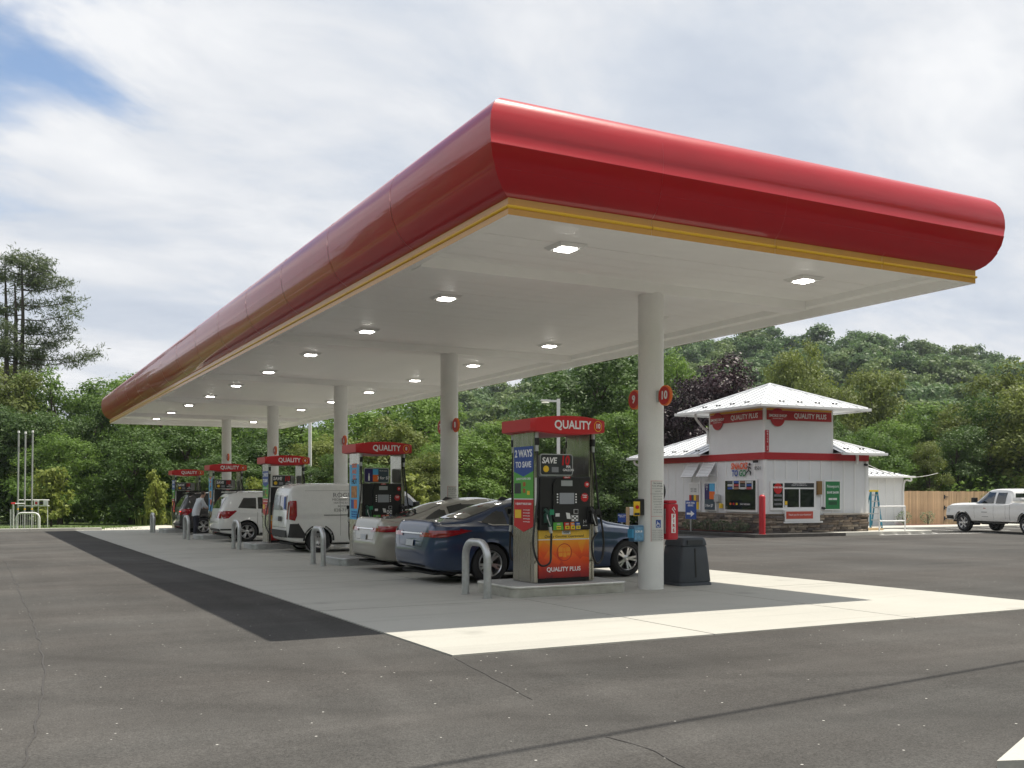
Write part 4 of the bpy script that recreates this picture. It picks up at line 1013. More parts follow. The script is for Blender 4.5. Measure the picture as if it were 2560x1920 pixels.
def van(name, label, loc):
    root = thing(name, label, 'van', loc); paint = PWHITE
    ST = [(0.00, .42, .55, .70, .78, .62, .70, .66, .58), (0.03, .38, .6, .95, 1.1, .74, .80, .78, .70), (0.07, .34, .65, 1.1, 1.5, .80, .86, .84, .74), (0.13, .31, .7, 1.15, 1.74, .84, .89, .87, .76), (0.25, .28, .7, 1.16, 1.83, .86, .905, .885, .76),
          (0.6, .26, .7, 1.16, 1.865, .87, .915, .895, .76), (1.5, .24, .7, 1.15, 1.88, .87, .915, .895, .76), (2.6, .24, .7, 1.13, 1.875, .87, .915, .895, .75), (3.1, .24, .7, 1.11, 1.84, .87, .915, .89, .72), (3.45, .24, .69, 1.10, 1.68, .87, .91, .885, .68), (3.9, .24, .68, 1.08, 1.32, .86, .90, .87, .68),
          (4.1, .24, .67, 1.05, 1.17, .85, .9, .85, .68), (4.45, .26, .62, .93, 1.02, .8, .86, .78, .62), (4.66, .3, .56, .76, .84, .68, .76, .66, .52), (4.74, .38, .52, .62, .68, .5, .6, .5, .4)]
    bm = loft(ST, 120, cr=.10); AX = (0.85, 3.96); cut_arches(bm, AX, .325, .375)
    c = Car(root, bm, paint); add_wheels(c, AX, .79, .325, .2, 'steel')
    TR = M('trim_charcoal', (0.03, 0.03, 0.032), 0.6, bump=.2, bscale=200)
    for v in ('side-', 'side+'):
        c.patch('tail_light_side', [(.06, .90), (.20, .86), (.25, 1.0), (.25, 1.38), (.16, 1.45), (.09, 1.42)], v, TAIL, .007)
        c.patch('bumper_trim', [(.04, .42), (.50, .40), (.48, .50), (.30, .78), (.22, .84), (.08, .84)], v, TR, .007)
        rr = []
        for k in range(13): a = math.pi * k / 12; rr.append((.85 + .375 * math.cos(a) * .99, .325 + .375 * math.sin(a) * .99))
        for k in range(12, -1, -1): a = math.pi * k / 12; rr.append((.85 + .435 * math.cos(a), .325 + .435 * math.sin(a)))
        c.patch('arch_trim', rr, v, TR, .008)
        c.patch('front_door_window', [(2.75, 1.17), (3.85, 1.14), (3.55, 1.45), (3.2, 1.62), (2.78, 1.64)], v, GLASS)
        c.seam([(2.66, .4), (2.68, 1.7)], v); c.seam([(1.45, .45), (1.45, 1.72)], v, .006); c.seam([(.5, 1.66), (2.6, 1.68)], v, .005); c.seam([(3.9, .45), (3.88, 1.1)], v)
        c.patch('side_moulding', [(1.3, .55), (3.5, .55), (3.5, .60), (1.3, .60)], v, TR, .009)
        c.patch('headlight', [(4.2, .78), (4.55, .72), (4.5, .9), (4.2, .98)], v, LITE, .006)
    for s in (-1, 1):
        c.patch('rear_door_window', [(s * .06, 1.14), (s * .66, 1.14), (s * .60, 1.58), (s * .06, 1.60)], 'rear', M('van_rear_glass', (0.3, 0.33, 0.36), 0.08, coat=.5) if s > 0 else GLASS, .006)
        c.patch('tail_light', [(s * .73, .90), (s * .80, .90), (s * .80, 1.40), (s * .74, 1.42)], 'rear', TAIL, .008)
    c.patch('window_sticker', [(-.60, 1.16), (-.42, 1.16), (-.38, 1.56), (-.53, 1.56)], 'rear', BLUEP, .012)
    for k, (yy, zz) in enumerate(((-.50, 1.48), (-.49, 1.38), (-.5, 1.28))): text('SALE'[k], .1, TXTW, root, (-.0, yy, zz), (R(90), 0, R(-90)), bold=.02).location.x = (c.cast((-3, yy, zz), (1, 0, 0))[0].x - .016)
    c.patch('rear_bumper', [(-.76, .42), (.76, .42), (.76, .66), (-.76, .66)], 'rear', TR, .01)
    c.patch('door_latch_panel', [(-.30, .84), (.02, .84), (.02, 1.02), (-.30, 1.02)], 'rear', TR, .014)
    c.seam([(0, .68), (0, 1.74)], 'rear'); c.seam([(-.72, .68), (.72, .68)], 'rear')
    c.patch('number_plate', [(.08, .86), (.39, .86), (.39, 1.0), (.08, 1.0)], 'rear', PLATE, .012)
    c.patch('windscreen', [(3.42, -.58), (4.02, -.68), (4.02, .68), (3.42, .58)], 'top', GLASS)
    # sign-writing on the flank
    def flank(t, size, x, z, **k):
        me = text_mesh(t, size, TXTG, ext=.0005, **k)
        def f(co):
            h = c.cast((x + co.x, -3, z + co.y), (0, 1, 0)); yy = h[0].y if h else -.9
            return Vector((x + co.x, yy - .004 - co.z, z + co.y))
        link('lettering', bend(me, f), root)
    flank('ROGERS', .17, 1.62, 1.54, sx=1.15); flank('MECHANICAL, INC.', .085, 1.62, 1.42, sx=1.05); flank('HEATING & COOLING', .07, 1.62, 1.335); flank('BOONE, NC', .08, 1.62, 1.245, sx=1.1); flank('828-719-8822', .12, 1.62, 1.135, sx=1.05)
    c.patch('black_stripe', [(.98, 1.0), (2.3, 1.0), (2.3, 1.014), (.98, 1.014)], 'side-', TXTB, .005)
    for s in (-1, 1): MB().box(3.55, 3.7, s * 1.0 - .1, s * 1.0 + .1, 1.12, 1.36, .035).build('door_mirror', BLACK, root, smooth=50)
    MB().box(.2, 4.5, -.7, .7, .2, .26).build('underbody', BLACKM, root)
    return root
van('white_van', 'white panel van with black trade lettering parked beside pump number six', at(7.2, 27.02))

def pickup(name, label, loc, rz):
    root = thing(name, label, 'pickup truck', loc, rz); paint = PWHITE
    LO = [(0.0, .55, .7, .85, .9, .8, .86, .82, .7), (.06, .5, .8, 1.22, 1.28, .88, .95, .92, .86), (.3, .48, .85, 1.24, 1.30, .93, .995, .97, .92), (1.9, .46, .85, 1.24, 1.30, .94, 1.0, .975, .92), (2.1, .46, .85, 1.20, 1.25, .94, 1.0, .975, .92), (3.9, .46, .84, 1.19, 1.24, .94, 1.0, .97, .9), (4.3, .46, .84, 1.19, 1.28, .94, 1.0, .96, .86),
          (5.0, .48, .82, 1.17, 1.27, .93, .995, .95, .85), (5.55, .5, .78, 1.14, 1.23, .92, .985, .94, .83), (5.74, .5, .76, 1.10, 1.18, .90, .97, .92, .80), (5.80, .5, .75, 1.05, 1.12, .88, .95, .90, .76), (5.83, .52, .74, .98, 1.04, .84, .91, .86, .70)]
    bm = loft(LO, 120, cr=.05, crown=.02); AX = (1.05, 4.72); cut_arches(bm, AX, .40, .46)
    c = Car(root, bm, paint); add_wheels(c, AX, .84, .40, .26, 'six')
    CAB = [(1.98, 1.12, 1.15, 1.21, 1.30, .8, .82, .82, .72), (2.02, 1.12, 1.15, 1.22, 1.66, .88, .9, .89, .72), (2.10, 1.12, 1.15, 1.22, 1.83, .9, .92, .9, .70), (2.3, 1.12, 1.15, 1.22, 1.88, .9, .92, .91, .70), (2.9, 1.12, 1.15, 1.22, 1.90, .9, .92, .91, .70), (3.35, 1.12, 1.15, 1.21, 1.86, .9, .92, .91, .69), (3.7, 1.12, 1.15, 1.21, 1.66, .9, .92, .905, .7), (4.05, 1.12, 1.15, 1.23, 1.42, .88, .9, .89, .72), (4.3, 1.17, 1.12, 1.15, 1.25, .8, .82, .82, .7)]
    cb = loft(CAB, 60, cr=.09); cab = Car(root, cb, paint); cab.body.name = 'cab'
    for v in ('side-', 'side+'):
        cab.patch('rear_door_window', [(2.28, 1.25), (2.83, 1.25), (2.83, 1.77), (2.32, 1.77)], v, GLASS)
        cab.patch('front_door_window', [(2.94, 1.25), (4.0, 1.25), (3.76, 1.48), (3.42, 1.74), (2.96, 1.78)], v, GLASS)
        c.seam([(2.87, .55), (2.88, 1.24)], v); c.seam([(2.2, .6), (2.2, 1.24)], v); c.seam([(3.98, .6), (4.02, 1.2)], v); c.seam([(1.96, .55), (1.96, 1.28)], v, .012)
        for hx in (2.42, 3.0): c.patch('door_handle', [(hx, 1.10), (hx + .2, 1.10), (hx + .2, 1.14), (hx, 1.14)], v, BLACK, .025)
        c.patch('bumper_side', [(5.3, .54), (5.76, .56), (5.74, .76), (5.28, .74)], v, BLACK, .008)
        c.patch('headlight', [(5.52, .84), (5.72, .84), (5.70, 1.0), (5.52, 1.06)], v, LITE, .006)
        rr = []
        for xa in AX:
            rr = [(xa + .455 * math.cos(math.pi * k / 14), .40 + .455 * math.sin(math.pi * k / 14)) for k in range(15)] + [(xa + .53 * math.cos(math.pi * k / 14), .40 + .53 * math.sin(math.pi * k / 14)) for k in range(14, -1, -1)]
            c.patch('arch_trim', rr, v, BLACK, .008)
        s = -1 if v == 'side-' else 1
        MB().box(3.76, 3.9, s * 1.12 - .12, s * 1.12 + .12, 1.28, 1.50, .03).build('door_mirror', BLACK, root, smooth=50)
        MB().box(2.2, 4.0, s * .93 - .09, s * .93 + .06, .40, .45).build('step_bar', BLACK, root)
    cab.patch('rear_window', [(-.66, 1.36), (.66, 1.36), (.6, 1.74), (-.6, 1.74)], 'rear', GLASS, .005)
    cab.patch('windscreen', [(3.5, -.6), (4.18, -.7), (4.18, .7), (3.5, .6)], 'top', GLASS)
    MB().box(2.02, 2.07, -.14, .14, 1.80, 1.84).build('brake_light', TAIL, root)
    c.patch('grille', [(-.62, .66), (.62, .66), (.62, 1.0), (-.62, 1.0)], 'front', BLACK, .01)
    MB().box(.1, 5.5, -.8, .8, .42, .5).build('underbody', BLACKM, root)
    MB().box(1.45, 1.9, -.88, .88, 1.36, 1.50, .02).build('tool_box', PWHITE, root)
    for s in (-1, 1): MB().box(.2, 1.42, s * .93 - .05, s * .93 + .05, 1.36, 1.44, .01).build('bed_rail', GALV, root)
    # door mark: grey block with red peak, on the driver side
    for v, sx_ in (('side+', 1),):
        c.patch('door_mark', [(3.22, .86), (3.56, .86), (3.56, .95), (3.22, .95)], v, TXTG, .005); c.patch('door_mark_peak', [(3.30, 1.03), (3.48, 1.03), (3.39, 1.11)], v, M('peak_red', (0.35, 0.05, 0.04), .5), .005)
        c.patch('door_mark_line', [(3.16, .68), (3.6, .68), (3.6, .70), (3.16, .70)], v, TXTG, .005)
    return root
pickup('pickup_truck', 'white crew pickup truck parked by the wooden fence', (38.4, 24.85, gz(38, 27)), R(78))
# ================================================================ drive-through shop
SR = R(-2.2)
sx0, sy0 = 27.1, 29.85
SG = gz(sx0, sy0)
shop = thing('drive_through_shop', 'small white drive-through shop with metal hip roofs, red band and stone base', 'shop', (sx0, sy0, SG), SR)
SW, SD = 5.45, 8.6     # along x (road face), along y (canopy face)
TW = 3.52              # square tower
SIDING = M('white_siding', (0.74, 0.745, 0.75), 0.55, var=0.03, vscale=2); TRIM = M('white_trim', (0.80, 0.80, 0.79), 0.45)
METAL = M('roof_metal', (0.74, 0.755, 0.77), 0.35, 0.12, var=0.04, vscale=1.5)
REDB = M('shop_red', (0.42, 0.012, 0.02), 0.4); GOLD = M('gold_board', (0.7, 0.36, 0.04), 0.45)
SHGL = M('shop_glass', (0.015, 0.02, 0.018), 0.04, spec=0.6, coat=.4)
wallp = MB().box(.03, SW - .03, .03, SD, .0, 3.30).build('wall', SIDING, shop)
tower = MB().box(.0, TW, .0, TW, 3.26, 5.02).build('tower_wall', SIDING, shop)
# board and batten
def batten(x0, x1, y0, y1, z0, z1): MB().box(x0, x1, y0, y1, z0, z1).build('batten', TRIM, wallp)
for k in range(9):
    x = .52 + .60 * k
    if x < SW - .1: batten(x - .03, x + .03, .005, .03, (2.05 if x < 2.4 else .86), 2.98) if not (.3 < x < 2.4) else batten(x - .03, x + .03, .005, .03, 2.22, 2.98)
for k in range(14):
    y = .6 + .6 * k
    if .5 < y < 2.3: batten(.005, .03, y - .03, y + .03, 2.2, 2.98)
    elif y < SD - .1: batten(.005, .03, y - .03, y + .03, .86, 2.98)
for (x0_, x1_, y0_, y1_) in ((-.005, .10, -.005, .03), (-.005, .03, .031, .10), (SW - .12, SW + .005, -.005, .03)):
    MB().box(x0_, x1_, y0_, y1_, .80, 3.0).build('corner_board', TRIM, shop)
for (x0_, x1_, y0_, y1_) in ((-.008, .09, -.008, -.0005), (-.008, -.0005, .0, .09), (TW - .09, TW + .008, -.008, -.0005), (-.008, -.0005, TW - .09, TW + .008)):
    MB().box(x0_, x1_, y0_, y1_, 3.27, 5.0).build('corner_board', TRIM, tower)
MB().box(-.03, SW + .01, -.03, .028, 3.0, 3.28).build('red_band', REDB, shop)
MB().box(-.03, .028, .0285, SD, 3.0, 3.28).build('red_band', REDB, shop)
# water table and stone veneer: single stones laid in courses
STC = [M('stone_%d' % i, c, 0.85, var=0.3, vscale=9, bump=0.6, bscale=14, orand=.25) for i, c in enumerate(((0.20, 0.155, 0.115), (0.13, 0.105, 0.085), (0.26, 0.215, 0.165), (0.10, 0.085, 0.075)))]
MB().box(.0, SW, .0, .03, 0, .80).build('stone_backing', M('mortar', (0.10, 0.085, 0.07), 0.9), shop)
MB().box(.0, .03, .031, SD, 0, .80).build('stone_backing', M('mortar'), shop)
MB().box(-.075, 1.02, -.075, .0, .80, .86).build('ledge_stone', STC[0], shop); MB().box(3.0, SW + .06, -.075, .0, .80, .86).build('ledge_stone', M('ledge_pale', (.5, .46, .4), .8), shop); MB().box(-.075, .0, .0, SD, .80, .86).build('ledge_stone', STC[0], shop)
stone_bm = []
def rough_stone(L, h):
    bm = bmesh.new(); bmesh.ops.create_cube(bm, size=1)
    for v in bm.verts:
        v.co = (v.co.x * L, v.co.y * .08, v.co.z * h)
        if v.co.y < 0: v.co += Vector((random.uniform(-.02, .02), random.uniform(-.035, .02), random.uniform(-.012, .012)))
    bmesh.ops.bevel(bm, geom=bm.edges[:], offset=.010, segments=1, affect='EDGES')
    return MB().bm(bm).mesh('stone', STC[0])
sm = [[rough_stone(L, .094) for L in (.22, .36, .52)] for _ in range(4)]
for course in range(8):
    z = .05 + course * .0985
    for wall_ in (0, 1):
        t = random.uniform(0, .2) if wall_ else 0.0; T = SW if wall_ == 0 else SD - .6
        while t < T:
            k = random.randrange(3); L = (.22, .36, .52)[k]
            if t + L > T: break
            me = random.choice(sm)[k]
            o = link('stone', me, shop, ((t + L / 2, -.03, z) if wall_ == 0 else (-.03, t + L / 2, z)), (0, 0, 0 if wall_ == 0 else R(-90)))
            if course == 0 or True:
                o.material_slots[0].link = 'OBJECT'; o.material_slots[0].material = random.choice(STC)
            t += L + .008
# metal hip roofs with seams and snow guards
def hip(name, x0, x1, y0, y1, z0, pitch, over, apex=None, cut=None, seam=.42, guards=True):
    x0 -= over; x1 += over; y0 -= over; y1 += over
    w, d = x1 - x0, y1 - y0; hgt = min(w, d) / 2 * pitch
    if w < d: A, B = ((x0 + x1) / 2, y0 + w / 2, z0 + hgt), ((x0 + x1) / 2, y1 - w / 2, z0 + hgt)
    else: A, B = (x0 + d / 2, (y0 + y1) / 2, z0 + hgt), (x1 - d / 2, (y0 + y1) / 2, z0 + hgt)
    mb = MB(); e = [(x0, y0, z0), (x1, y0, z0), (x1, y1, z0), (x0, y1, z0), A, B]
    if w < d: fs = [(0, 1, 4), (1, 2, 5, 4), (2, 3, 5), (3, 0, 4, 5)]
    else: fs = [(0, 1, 5, 4), (1, 2, 5), (2, 3, 4, 5), (3, 0, 4)]
    mb.add(e, fs); me_ = mb.mesh(name, METAL)
    if cut:
        bm = bmesh.new(); bm.from_mesh(me_)
        for co_, no_ in (((cut, 0, 0), (1, 0, 0)), ((0, cut, 0), (0, 1, 0))): bmesh.ops.bisect_plane(bm, geom=bm.verts[:] + bm.edges[:] + bm.faces[:], plane_co=co_, plane_no=no_)
        bmesh.ops.delete(bm, geom=[f for f in bm.faces if f.calc_center_median().x < cut and f.calc_center_median().y < cut], context='FACES'); bm.to_mesh(me_); bm.free()
    rf = link(name, me_, shop)
    if cut:
        MB().box(cut + .01, x1, y0, y1, z0 - .03, z0 - .012).build('soffit', TRIM, rf); MB().box(x0, cut + .005, cut + .01, y1, z0 - .03, z0 - .012).build('soffit', TRIM, rf)
    else: MB().box(x0, x1, y0, y1, z0 - .03, z0 - .012).build('soffit', TRIM, rf)
    for (a, b, c, d_) in ((x0 - .1 if not cut else cut + .02, x1 + .1, y0 - .1, y0), (x0 - .1, x1 + .1, y1, y1 + .1), (x0 - .1, x0, y0 + .001 if not cut else cut + .02, y1 - .001), (x1, x1 + .1, y0 + .001, y1 - .001)):
        MB().box(a, b, c, d_, z0 - .09, z0 + .015, .012).build('gutter', TRIM, rf)
    sm_ = M('seam_metal', (0.45, 0.47, 0.49), 0.4, 0.4)
    def rib(p, q): MB().tube([p, q], .017, 4).build('seam', sm_, rf)
    gm = M('guard_dark', (0.06, 0.06, 0.065), 0.5)
    def face(P0, P1, top):  # eave from P0 to P1; top: height at parameter
        P0, P1 = Vector(P0), Vector(P1); L = (P1 - P0).length; n = int(L / seam); dr = (P1 - P0).normalized()
        inn = Vector((-dr.y, dr.x, 0)); half = min(w, d) / 2
        for i in range(1, n):
            s_ = L * i / n; run = min(s_, L - s_, half)
            a = P0 + dr * s_ + Vector((0, 0, .012)); b = a + inn * run + Vector((0, 0, run * pitch))
            if cut and a.x < cut and a.y < cut: continue
            if cut and b.x < cut + .02 and b.y < cut + .02:
                kk = ((cut + .02 - a.x) / (b.x - a.x) if abs(b.x - a.x) > abs(b.y - a.y) else (cut + .02 - a.y) / (b.y - a.y)); continue
            if run > .15: rib(a, b)
            if guards:
                for off in ((-.09, .09) if i % 2 else ()):
                    q = P0 + dr * (s_ + off) + inn * .42 + Vector((0, 0, .42 * pitch))
                    if run > .55: MB().box(-.035, .035, -.03, .03, 0, .055).build('snow_guard', gm, rf, q)
    face((x0, y0, z0), (x1, y0, z0), 0); face((x0, y1, z0), (x0, y0, z0), 0)
    for c0, c1 in (() if cut else ((e[0], A),)) + ((e[1], A if w < d else B), (e[3], B if w < d else A)): MB().tube([Vector(c0) + Vector((0, 0, .015)), Vector(c1) + Vector((0, 0, .015))], .05, 5).build('hip_cap', METAL, rf)
    return rf
hip('main_roof', .0, SW, .0, SD, 3.31, .40, .45, cut=TW)
hip('tower_roof', .0, TW, .0, TW, 5.05, .42, .95)
for (x, y, sx_) in ((-.72, 3.6, 1), ):
    MB().tube(arc_path([(-.82, 3.35, 4.98), (-.80, 3.35, 4.78), (-.35, 3.5, 4.45), (-.06, 3.56, 4.25), (-.06, 3.56, 3.75)], 5), .05, 8).build('downpipe', TRIM, shop, smooth=50)
MB().tube(arc_path([(-.36, SD + .1, 3.25), (-.36, SD + .1, 3.05), (-.06, SD - .1, 2.8), (-.06, SD - .1, 2.3)], 5), .05, 8).build('downpipe', TRIM, shop, smooth=50)
MB().tube([(4.75, -.09, 3.3), (4.75, -.09, 2.98), (4.75, -.05, 2.9)], .06, 8).build('downpipe', TRIM, shop)
# tower sign boards
MB().box(.1, TW - .1, -.03, -.0085, 4.56, 4.93).build('sign_board', REDB, tower); MB().box(-.03, -.0085, .1, TW - .1, 4.56, 4.93).build('sign_board', REDB, tower)
MB().box(.09, TW - .09, -.032, -.0085, 4.94, 5.02).build('gold_strip', GOLD, tower); MB().box(-.032, -.0085, .09, TW - .09, 4.94, 5.02).build('gold_strip', GOLD, tower)
text('QUALITY PLUS', .27, TXTW, tower, (2.3, -.034, 4.74), bold=.02, sx=.95); text('QUALITY PLUS', .27, TXTW, tower, (-.034, 1.2, 4.74), (R(90), 0, R(-90)), bold=.02, sx=.95)
for (loc, ax, rz_) in (((.62, -.045, 4.66), 'y', 0), ((-.045, 2.9, 4.66), 'x', -90)):
    MB().lathe([(0, -.012), (.36, -.012), (.36, .01), (0, .01)], loc, ax, 30).build('shop_roundel', REDB, tower)
    q = Vector(loc) + Vector((0, -.015, .06) if ax == 'y' else (-.015, 0, .06))
    text('SMOKE SHOP', .15, TXTW, tower, q, (R(90), 0, R(rz_)), bold=.025)
    text('DISCOUNT TOBACCO', .05, TXTW, tower, q - Vector((0, 0, .11)), (R(90), 0, R(rz_)), bold=.01)
MB().box(.02, .16, -.07, -.0095, 3.3, 4.15).build('drive_thru_blade', REDB, tower)
for k, ch in enumerate('DRIVE UP'): text(ch, .085, TXTW, tower, (.09, -.073, 4.09 - k * .1), bold=.03)
# canopy-side face: pick-up window with posters, logo, number, awning shutters
def wface(name, mt, y0_, y1_, z0_, z1_, d=.0, th=.02, parent=shop): return MB().box(-.028 - d - th, -.0 - d, y0_, y1_, z0_, z1_).build(name, mt, parent)
fr = wface('window_frame', TRIM, .40, 2.45, .92, 2.24, .0, .02)
wface('window_pane', SHGL, .48, 2.35, 1.02, 2.18, .049, .003)
for k in range(4):
    for r_ in range(3):
        wface('price_card', [M('card_dark', (.05, .06, .08), .5), M('card_white', (.55, .55, .55), .5), BLUEP, M('card_red', (.4, .05, .06), .5), M('card_brown', (.3, .16, .1), .5)][(k * 2 + r_) % 5], 2.18 - .4 * k - .30, 2.18 - .4 * k, 2.08 - r_ * .125, 2.17 - r_ * .125, .053, .003)
    wface('price_strip', M('card_white'), 2.18 - .4 * k - .385, 2.18 - .4 * k - .315, 1.84, 2.17, .053, .003)
for k, mt in enumerate((ORANGE, REDF, YELLOW)): wface('sticker', mt, 1.95 - k * .2, 2.05 - k * .2, 1.2, 1.28, .053, .003)
wface('sill_notice', TXTB, .75, 1.4, 1.18, 1.28, .053, .003); text('SPACY TASTE BUDS', .07, TXTW, shop, (-.09, 1.07, 1.23), (R(90), 0, R(-90)), bold=.01)
text('SNACKS', .34, M('logo_orange', (.75, .1, .02), .5), shop, (-.04, 1.5, 2.76), (R(90), 0, R(-90)), bold=.035, shear=.1, sx=.82)
text('TO', .34, BLUEP, shop, (-.04, 1.78, 2.47), (R(90), 0, R(-90)), bold=.035, shear=.1, sx=.82); text('GO', .34, M('logo_green', (.03, .22, .08), .5), shop, (-.04, 1.3, 2.47), (R(90), 0, R(-90)), bold=.035, shear=.1, sx=.82)
run = part('running_figure_logo', shop, (-.045, .88, 2.66))
for a, b in (((.0, .08), (.03, -.08)), ((.03, -.08), (-.1, -.14)), ((-.1, -.14), (-.08, -.27)), ((.03, -.08), (.15, -.16)), ((.15, -.16), (.22, -.24)), ((.0, .06), (.14, .06)), ((.0, .06), (-.12, .0))):
    MB().tube([(0, a[0], a[1]), (0, b[0], b[1])], .022, 6).build('limb_stroke', TXTB, run)
MB().lathe([(0, -.01), (.055, -.01), (.055, .01), (0, .01)], (0, -.04, .17), 'x', 14).build('head_stroke', TXTB, run)
text('8501', .2, TXTB, shop, (-.035, .36, 2.66), (R(90), 0, R(-90)))
MB().tube([(-.03, .35, 2.93), (-.2, .45, 2.92)], .05, 8).build('camera', BLACK, shop)
for y in (3.02, 4.12):  # louvred awning shutters propped open
    sh = part('awning_shutter', shop, (-.03, y, 2.96), (0, R(34), 0))
    for s in (0, .78): MB().box(-.03, .0, s, s + .05, -.74, 0).build('stile', SIDING, sh)
    for k in range(9): MB().box(-.035, .012, .05, .78, -.73 + k * .078, -.668 + k * .078).build('louvre', SIDING, sh)
    MB().tube([(.03, .02, -.6), (.3, .02, -.45)], .01, 5).build('stay', TRIM, sh)
for y, kind in ((3.06, 0), (4.16, 1)):
    wface('poster_frame', TRIM, y - .06, y + .76, .93, 2.14, .0, .02)
    if kind == 0:
        wface('poster_block', NAVY, y + .35, y + .68, 1.42, 2.08, .049, .003); wface('poster_block', SKYP, y + .02, y + .348, 1.75, 2.08, .049, .003); wface('poster_block', ORANGE, y + .02, y + .348, 1.42, 1.749, .049, .003)
        wface('poster_block', M('sign_slate'), y + .02, y + .68, .98, 1.419, .049, .003); text('3 for $7', .16, TXTW, shop, (-.085, y + .35, 1.15), (R(90), 0, R(-90)), bold=.015); text('JUST\nMIX\nIT', .1, TXTW, shop, (-.085, y + .51, 1.93), (R(90), 0, R(-90)))
    else:
        wface('poster_block', PAPER, y + .02, y + .68, 1.6, 2.08, .049, .003); text('BUY ONE\nGET ONE', .1, TXTG, shop, (-.085, y + .35, 1.8), (R(90), 0, R(-90)), bold=.01)
        for k in range(8): wface('poster_block', [YELLOW, M('card_brown'), REDB, M('card_dark')][(k * 3 + k // 4) % 4], y + .02 + (k % 4) * .165, y + .18 + (k % 4) * .165, .98 + (k // 4) * .31, 1.285 + (k // 4) * .31, .049, .003)
MB().box(-.16, -.03, 2.72, 3.0, 1.32, 1.62, .01).build('meter_box', FRAME, shop); MB().box(-.13, -.03, 2.56, 2.7, 1.05, 1.25, .01).build('yellow_box', YELLOW, shop); MB().tube([(-.06, 2.85, 1.32), (-.06, 2.85, 1.1), (-.06, 2.85, .86)], .02, 6).build('conduit', FRAME, shop)
# road face: service window, green poster
def rface(name, mt, x0_, x1_, z0_, z1_, d=.0, th=.02, parent=shop): return MB().box(x0_, x1_, -.0 - d - th, .028 - d if d == 0 else -d, z0_, z1_).build(name, mt, parent)
rface('window_frame', TRIM, .28, 2.62, 1.0, 2.14, .0, .022)
rface('window_frame', TRIM, .93, 2.72, .56, .999, .0, .125)
rface('window_pane', SHGL, .40, .90, 1.10, 2.06, .0225, .003); rface('window_pane', SHGL, .98, 1.72, 1.12, 1.84, .0225, .003); rface('window_pane', SHGL, 1.78, 2.50, 1.12, 1.84, .0225, .003)
rface('header_notice', M('notice_dark', (.03, .035, .04), .4), .98, 2.5, 1.9, 2.08, .0225, .003); text('OWNED & OPERATED BY\nQUALITY OIL COMPANY, LLC', .06, TXTW, shop, (1.74, -.028, 2.02))
MB().lathe([(0, -.004), (.21, -.004), (.21, .003)], (.65, -.028, 1.86), 'y', 24).build('window_roundel', REDF, shop); text('SMOKE SHOP', .09, TXTW, shop, (.65, -.034, 1.9), bold=.02)
for k in range(3): rface('goods_shelf', M('goods', (.16, .16, .17), .5, var=.6, vscale=20), .46, .84, 1.2 + k * .17, 1.29 + k * .17, .0255, .003)
rface('sticker', YELLOW, 1.0, 1.12, 1.22, 1.36, .0255, .003); rface('sticker', PAPER, 1.0, 1.12, 1.12, 1.2, .0255, .003)
rface('red_notice', M('coral_print', (.55, .08, .05), .5), .98, 2.35, .66, .95, .1255, .006); text('Thank you for your business!', .10, TXTW, shop, (1.66, -.134, .82), shear=.3)
rface('ledge_board', TRIM, .86, 2.86, .49, .555, .01, .13)
MB().box(2.64, 2.86, -.10, -.001, 1.62, 2.16).build('brown_sign_box', M('sign_brown', (.22, .12, .03), .5), shop)
rface('poster_frame', TRIM, 3.04, 3.92, .98, 2.2, .0, .03); gp_ = rface('green_poster', M('poster_green', (.02, .19, .06), .45), 3.10, 3.86, 1.03, 2.15, .0305, .006)
text('Newport', .17, TXTW, shop, (3.48, -.040, 1.95)); text('SAVE $4.00', .13, TXTW, shop, (3.48, -.040, 1.70), bold=.02)
for k in range(2): rface('pack_picture', PAPER, 3.26 + k * .23, 3.47 + k * .23, 1.4, 1.48, .0375, .003)
rface('pack_picture', M('pack_green', (.02, .09, .04), .4), 3.26, 3.70, 1.2, 1.34, .0375, .003)
for x, z in ((5.25, 2.86), (2.95, 1.08)): MB().tube([(x, -.0, z), (x, -.14, z - .02)], .05, 10).build('camera', BLACK, shop)
for k in range(4): MB().lathe([(0, 0), (.06, 0), (.06, -.012), (0, -.012)], (.5 + k * .9, -.5, 5.02), 'z', 12).build('soffit_light', TXTW, shop)
# back room with lower roof
ann = thing('storage_annex', 'low white annex with pale metal roof joined to the wooden fence', 'building', (34.2, 38.2, gz(36, 38)), SR)
MB().box(0, 10.0, 0, 5, 0, 2.62).build('wall', SIDING, ann)
for k in range(16): MB().box(.3 + k * .6, .35 + k * .6, -.02, -.001, .1, 2.5).build('batten', TRIM, ann)
rfa = MB().add([(-.3, -.35, 2.64), (10.3, -.35, 2.64), (10.3, 5.3, 2.64), (-.3, 5.3, 2.64), (2.5, 2.5, 3.5), (7.6, 2.5, 3.5)], [(0, 1, 5, 4), (1, 2, 5), (2, 3, 4, 5), (3, 0, 4), (0, 3, 2, 1)]).build('roof', METAL, ann)
for k in range(24):
    x = .1 + k * .42; run = min(x + .3, 10.3 - x, 2.8); MB().tube([(x, -.35, 2.655), (x, -.35 + run, 2.655 + run * .305)], .017, 4).build('seam', M('seam_metal'), rfa)
    if k % 1 == 0: MB().box(x + .1, x + .17, .1, .16, 2.78, 2.84).build('snow_guard', M('guard_dark'), rfa)
MB().box(-.4, 10.4, -.47, -.351, 2.56, 2.66, .012).build('gutter', TRIM, ann); MB().tube(arc_path([(10.15, -.4, 2.56), (10.15, -.36, 2.4), (9.95, -.06, 2.25), (9.95, -.06, .1)], 4), .05, 8).build('downpipe', TRIM, ann)
MB().box(5.5, 6.3, -.03, .0, 0.05, 2.05).build('door', M('door_dark', (.05, .05, .055), .5), ann)
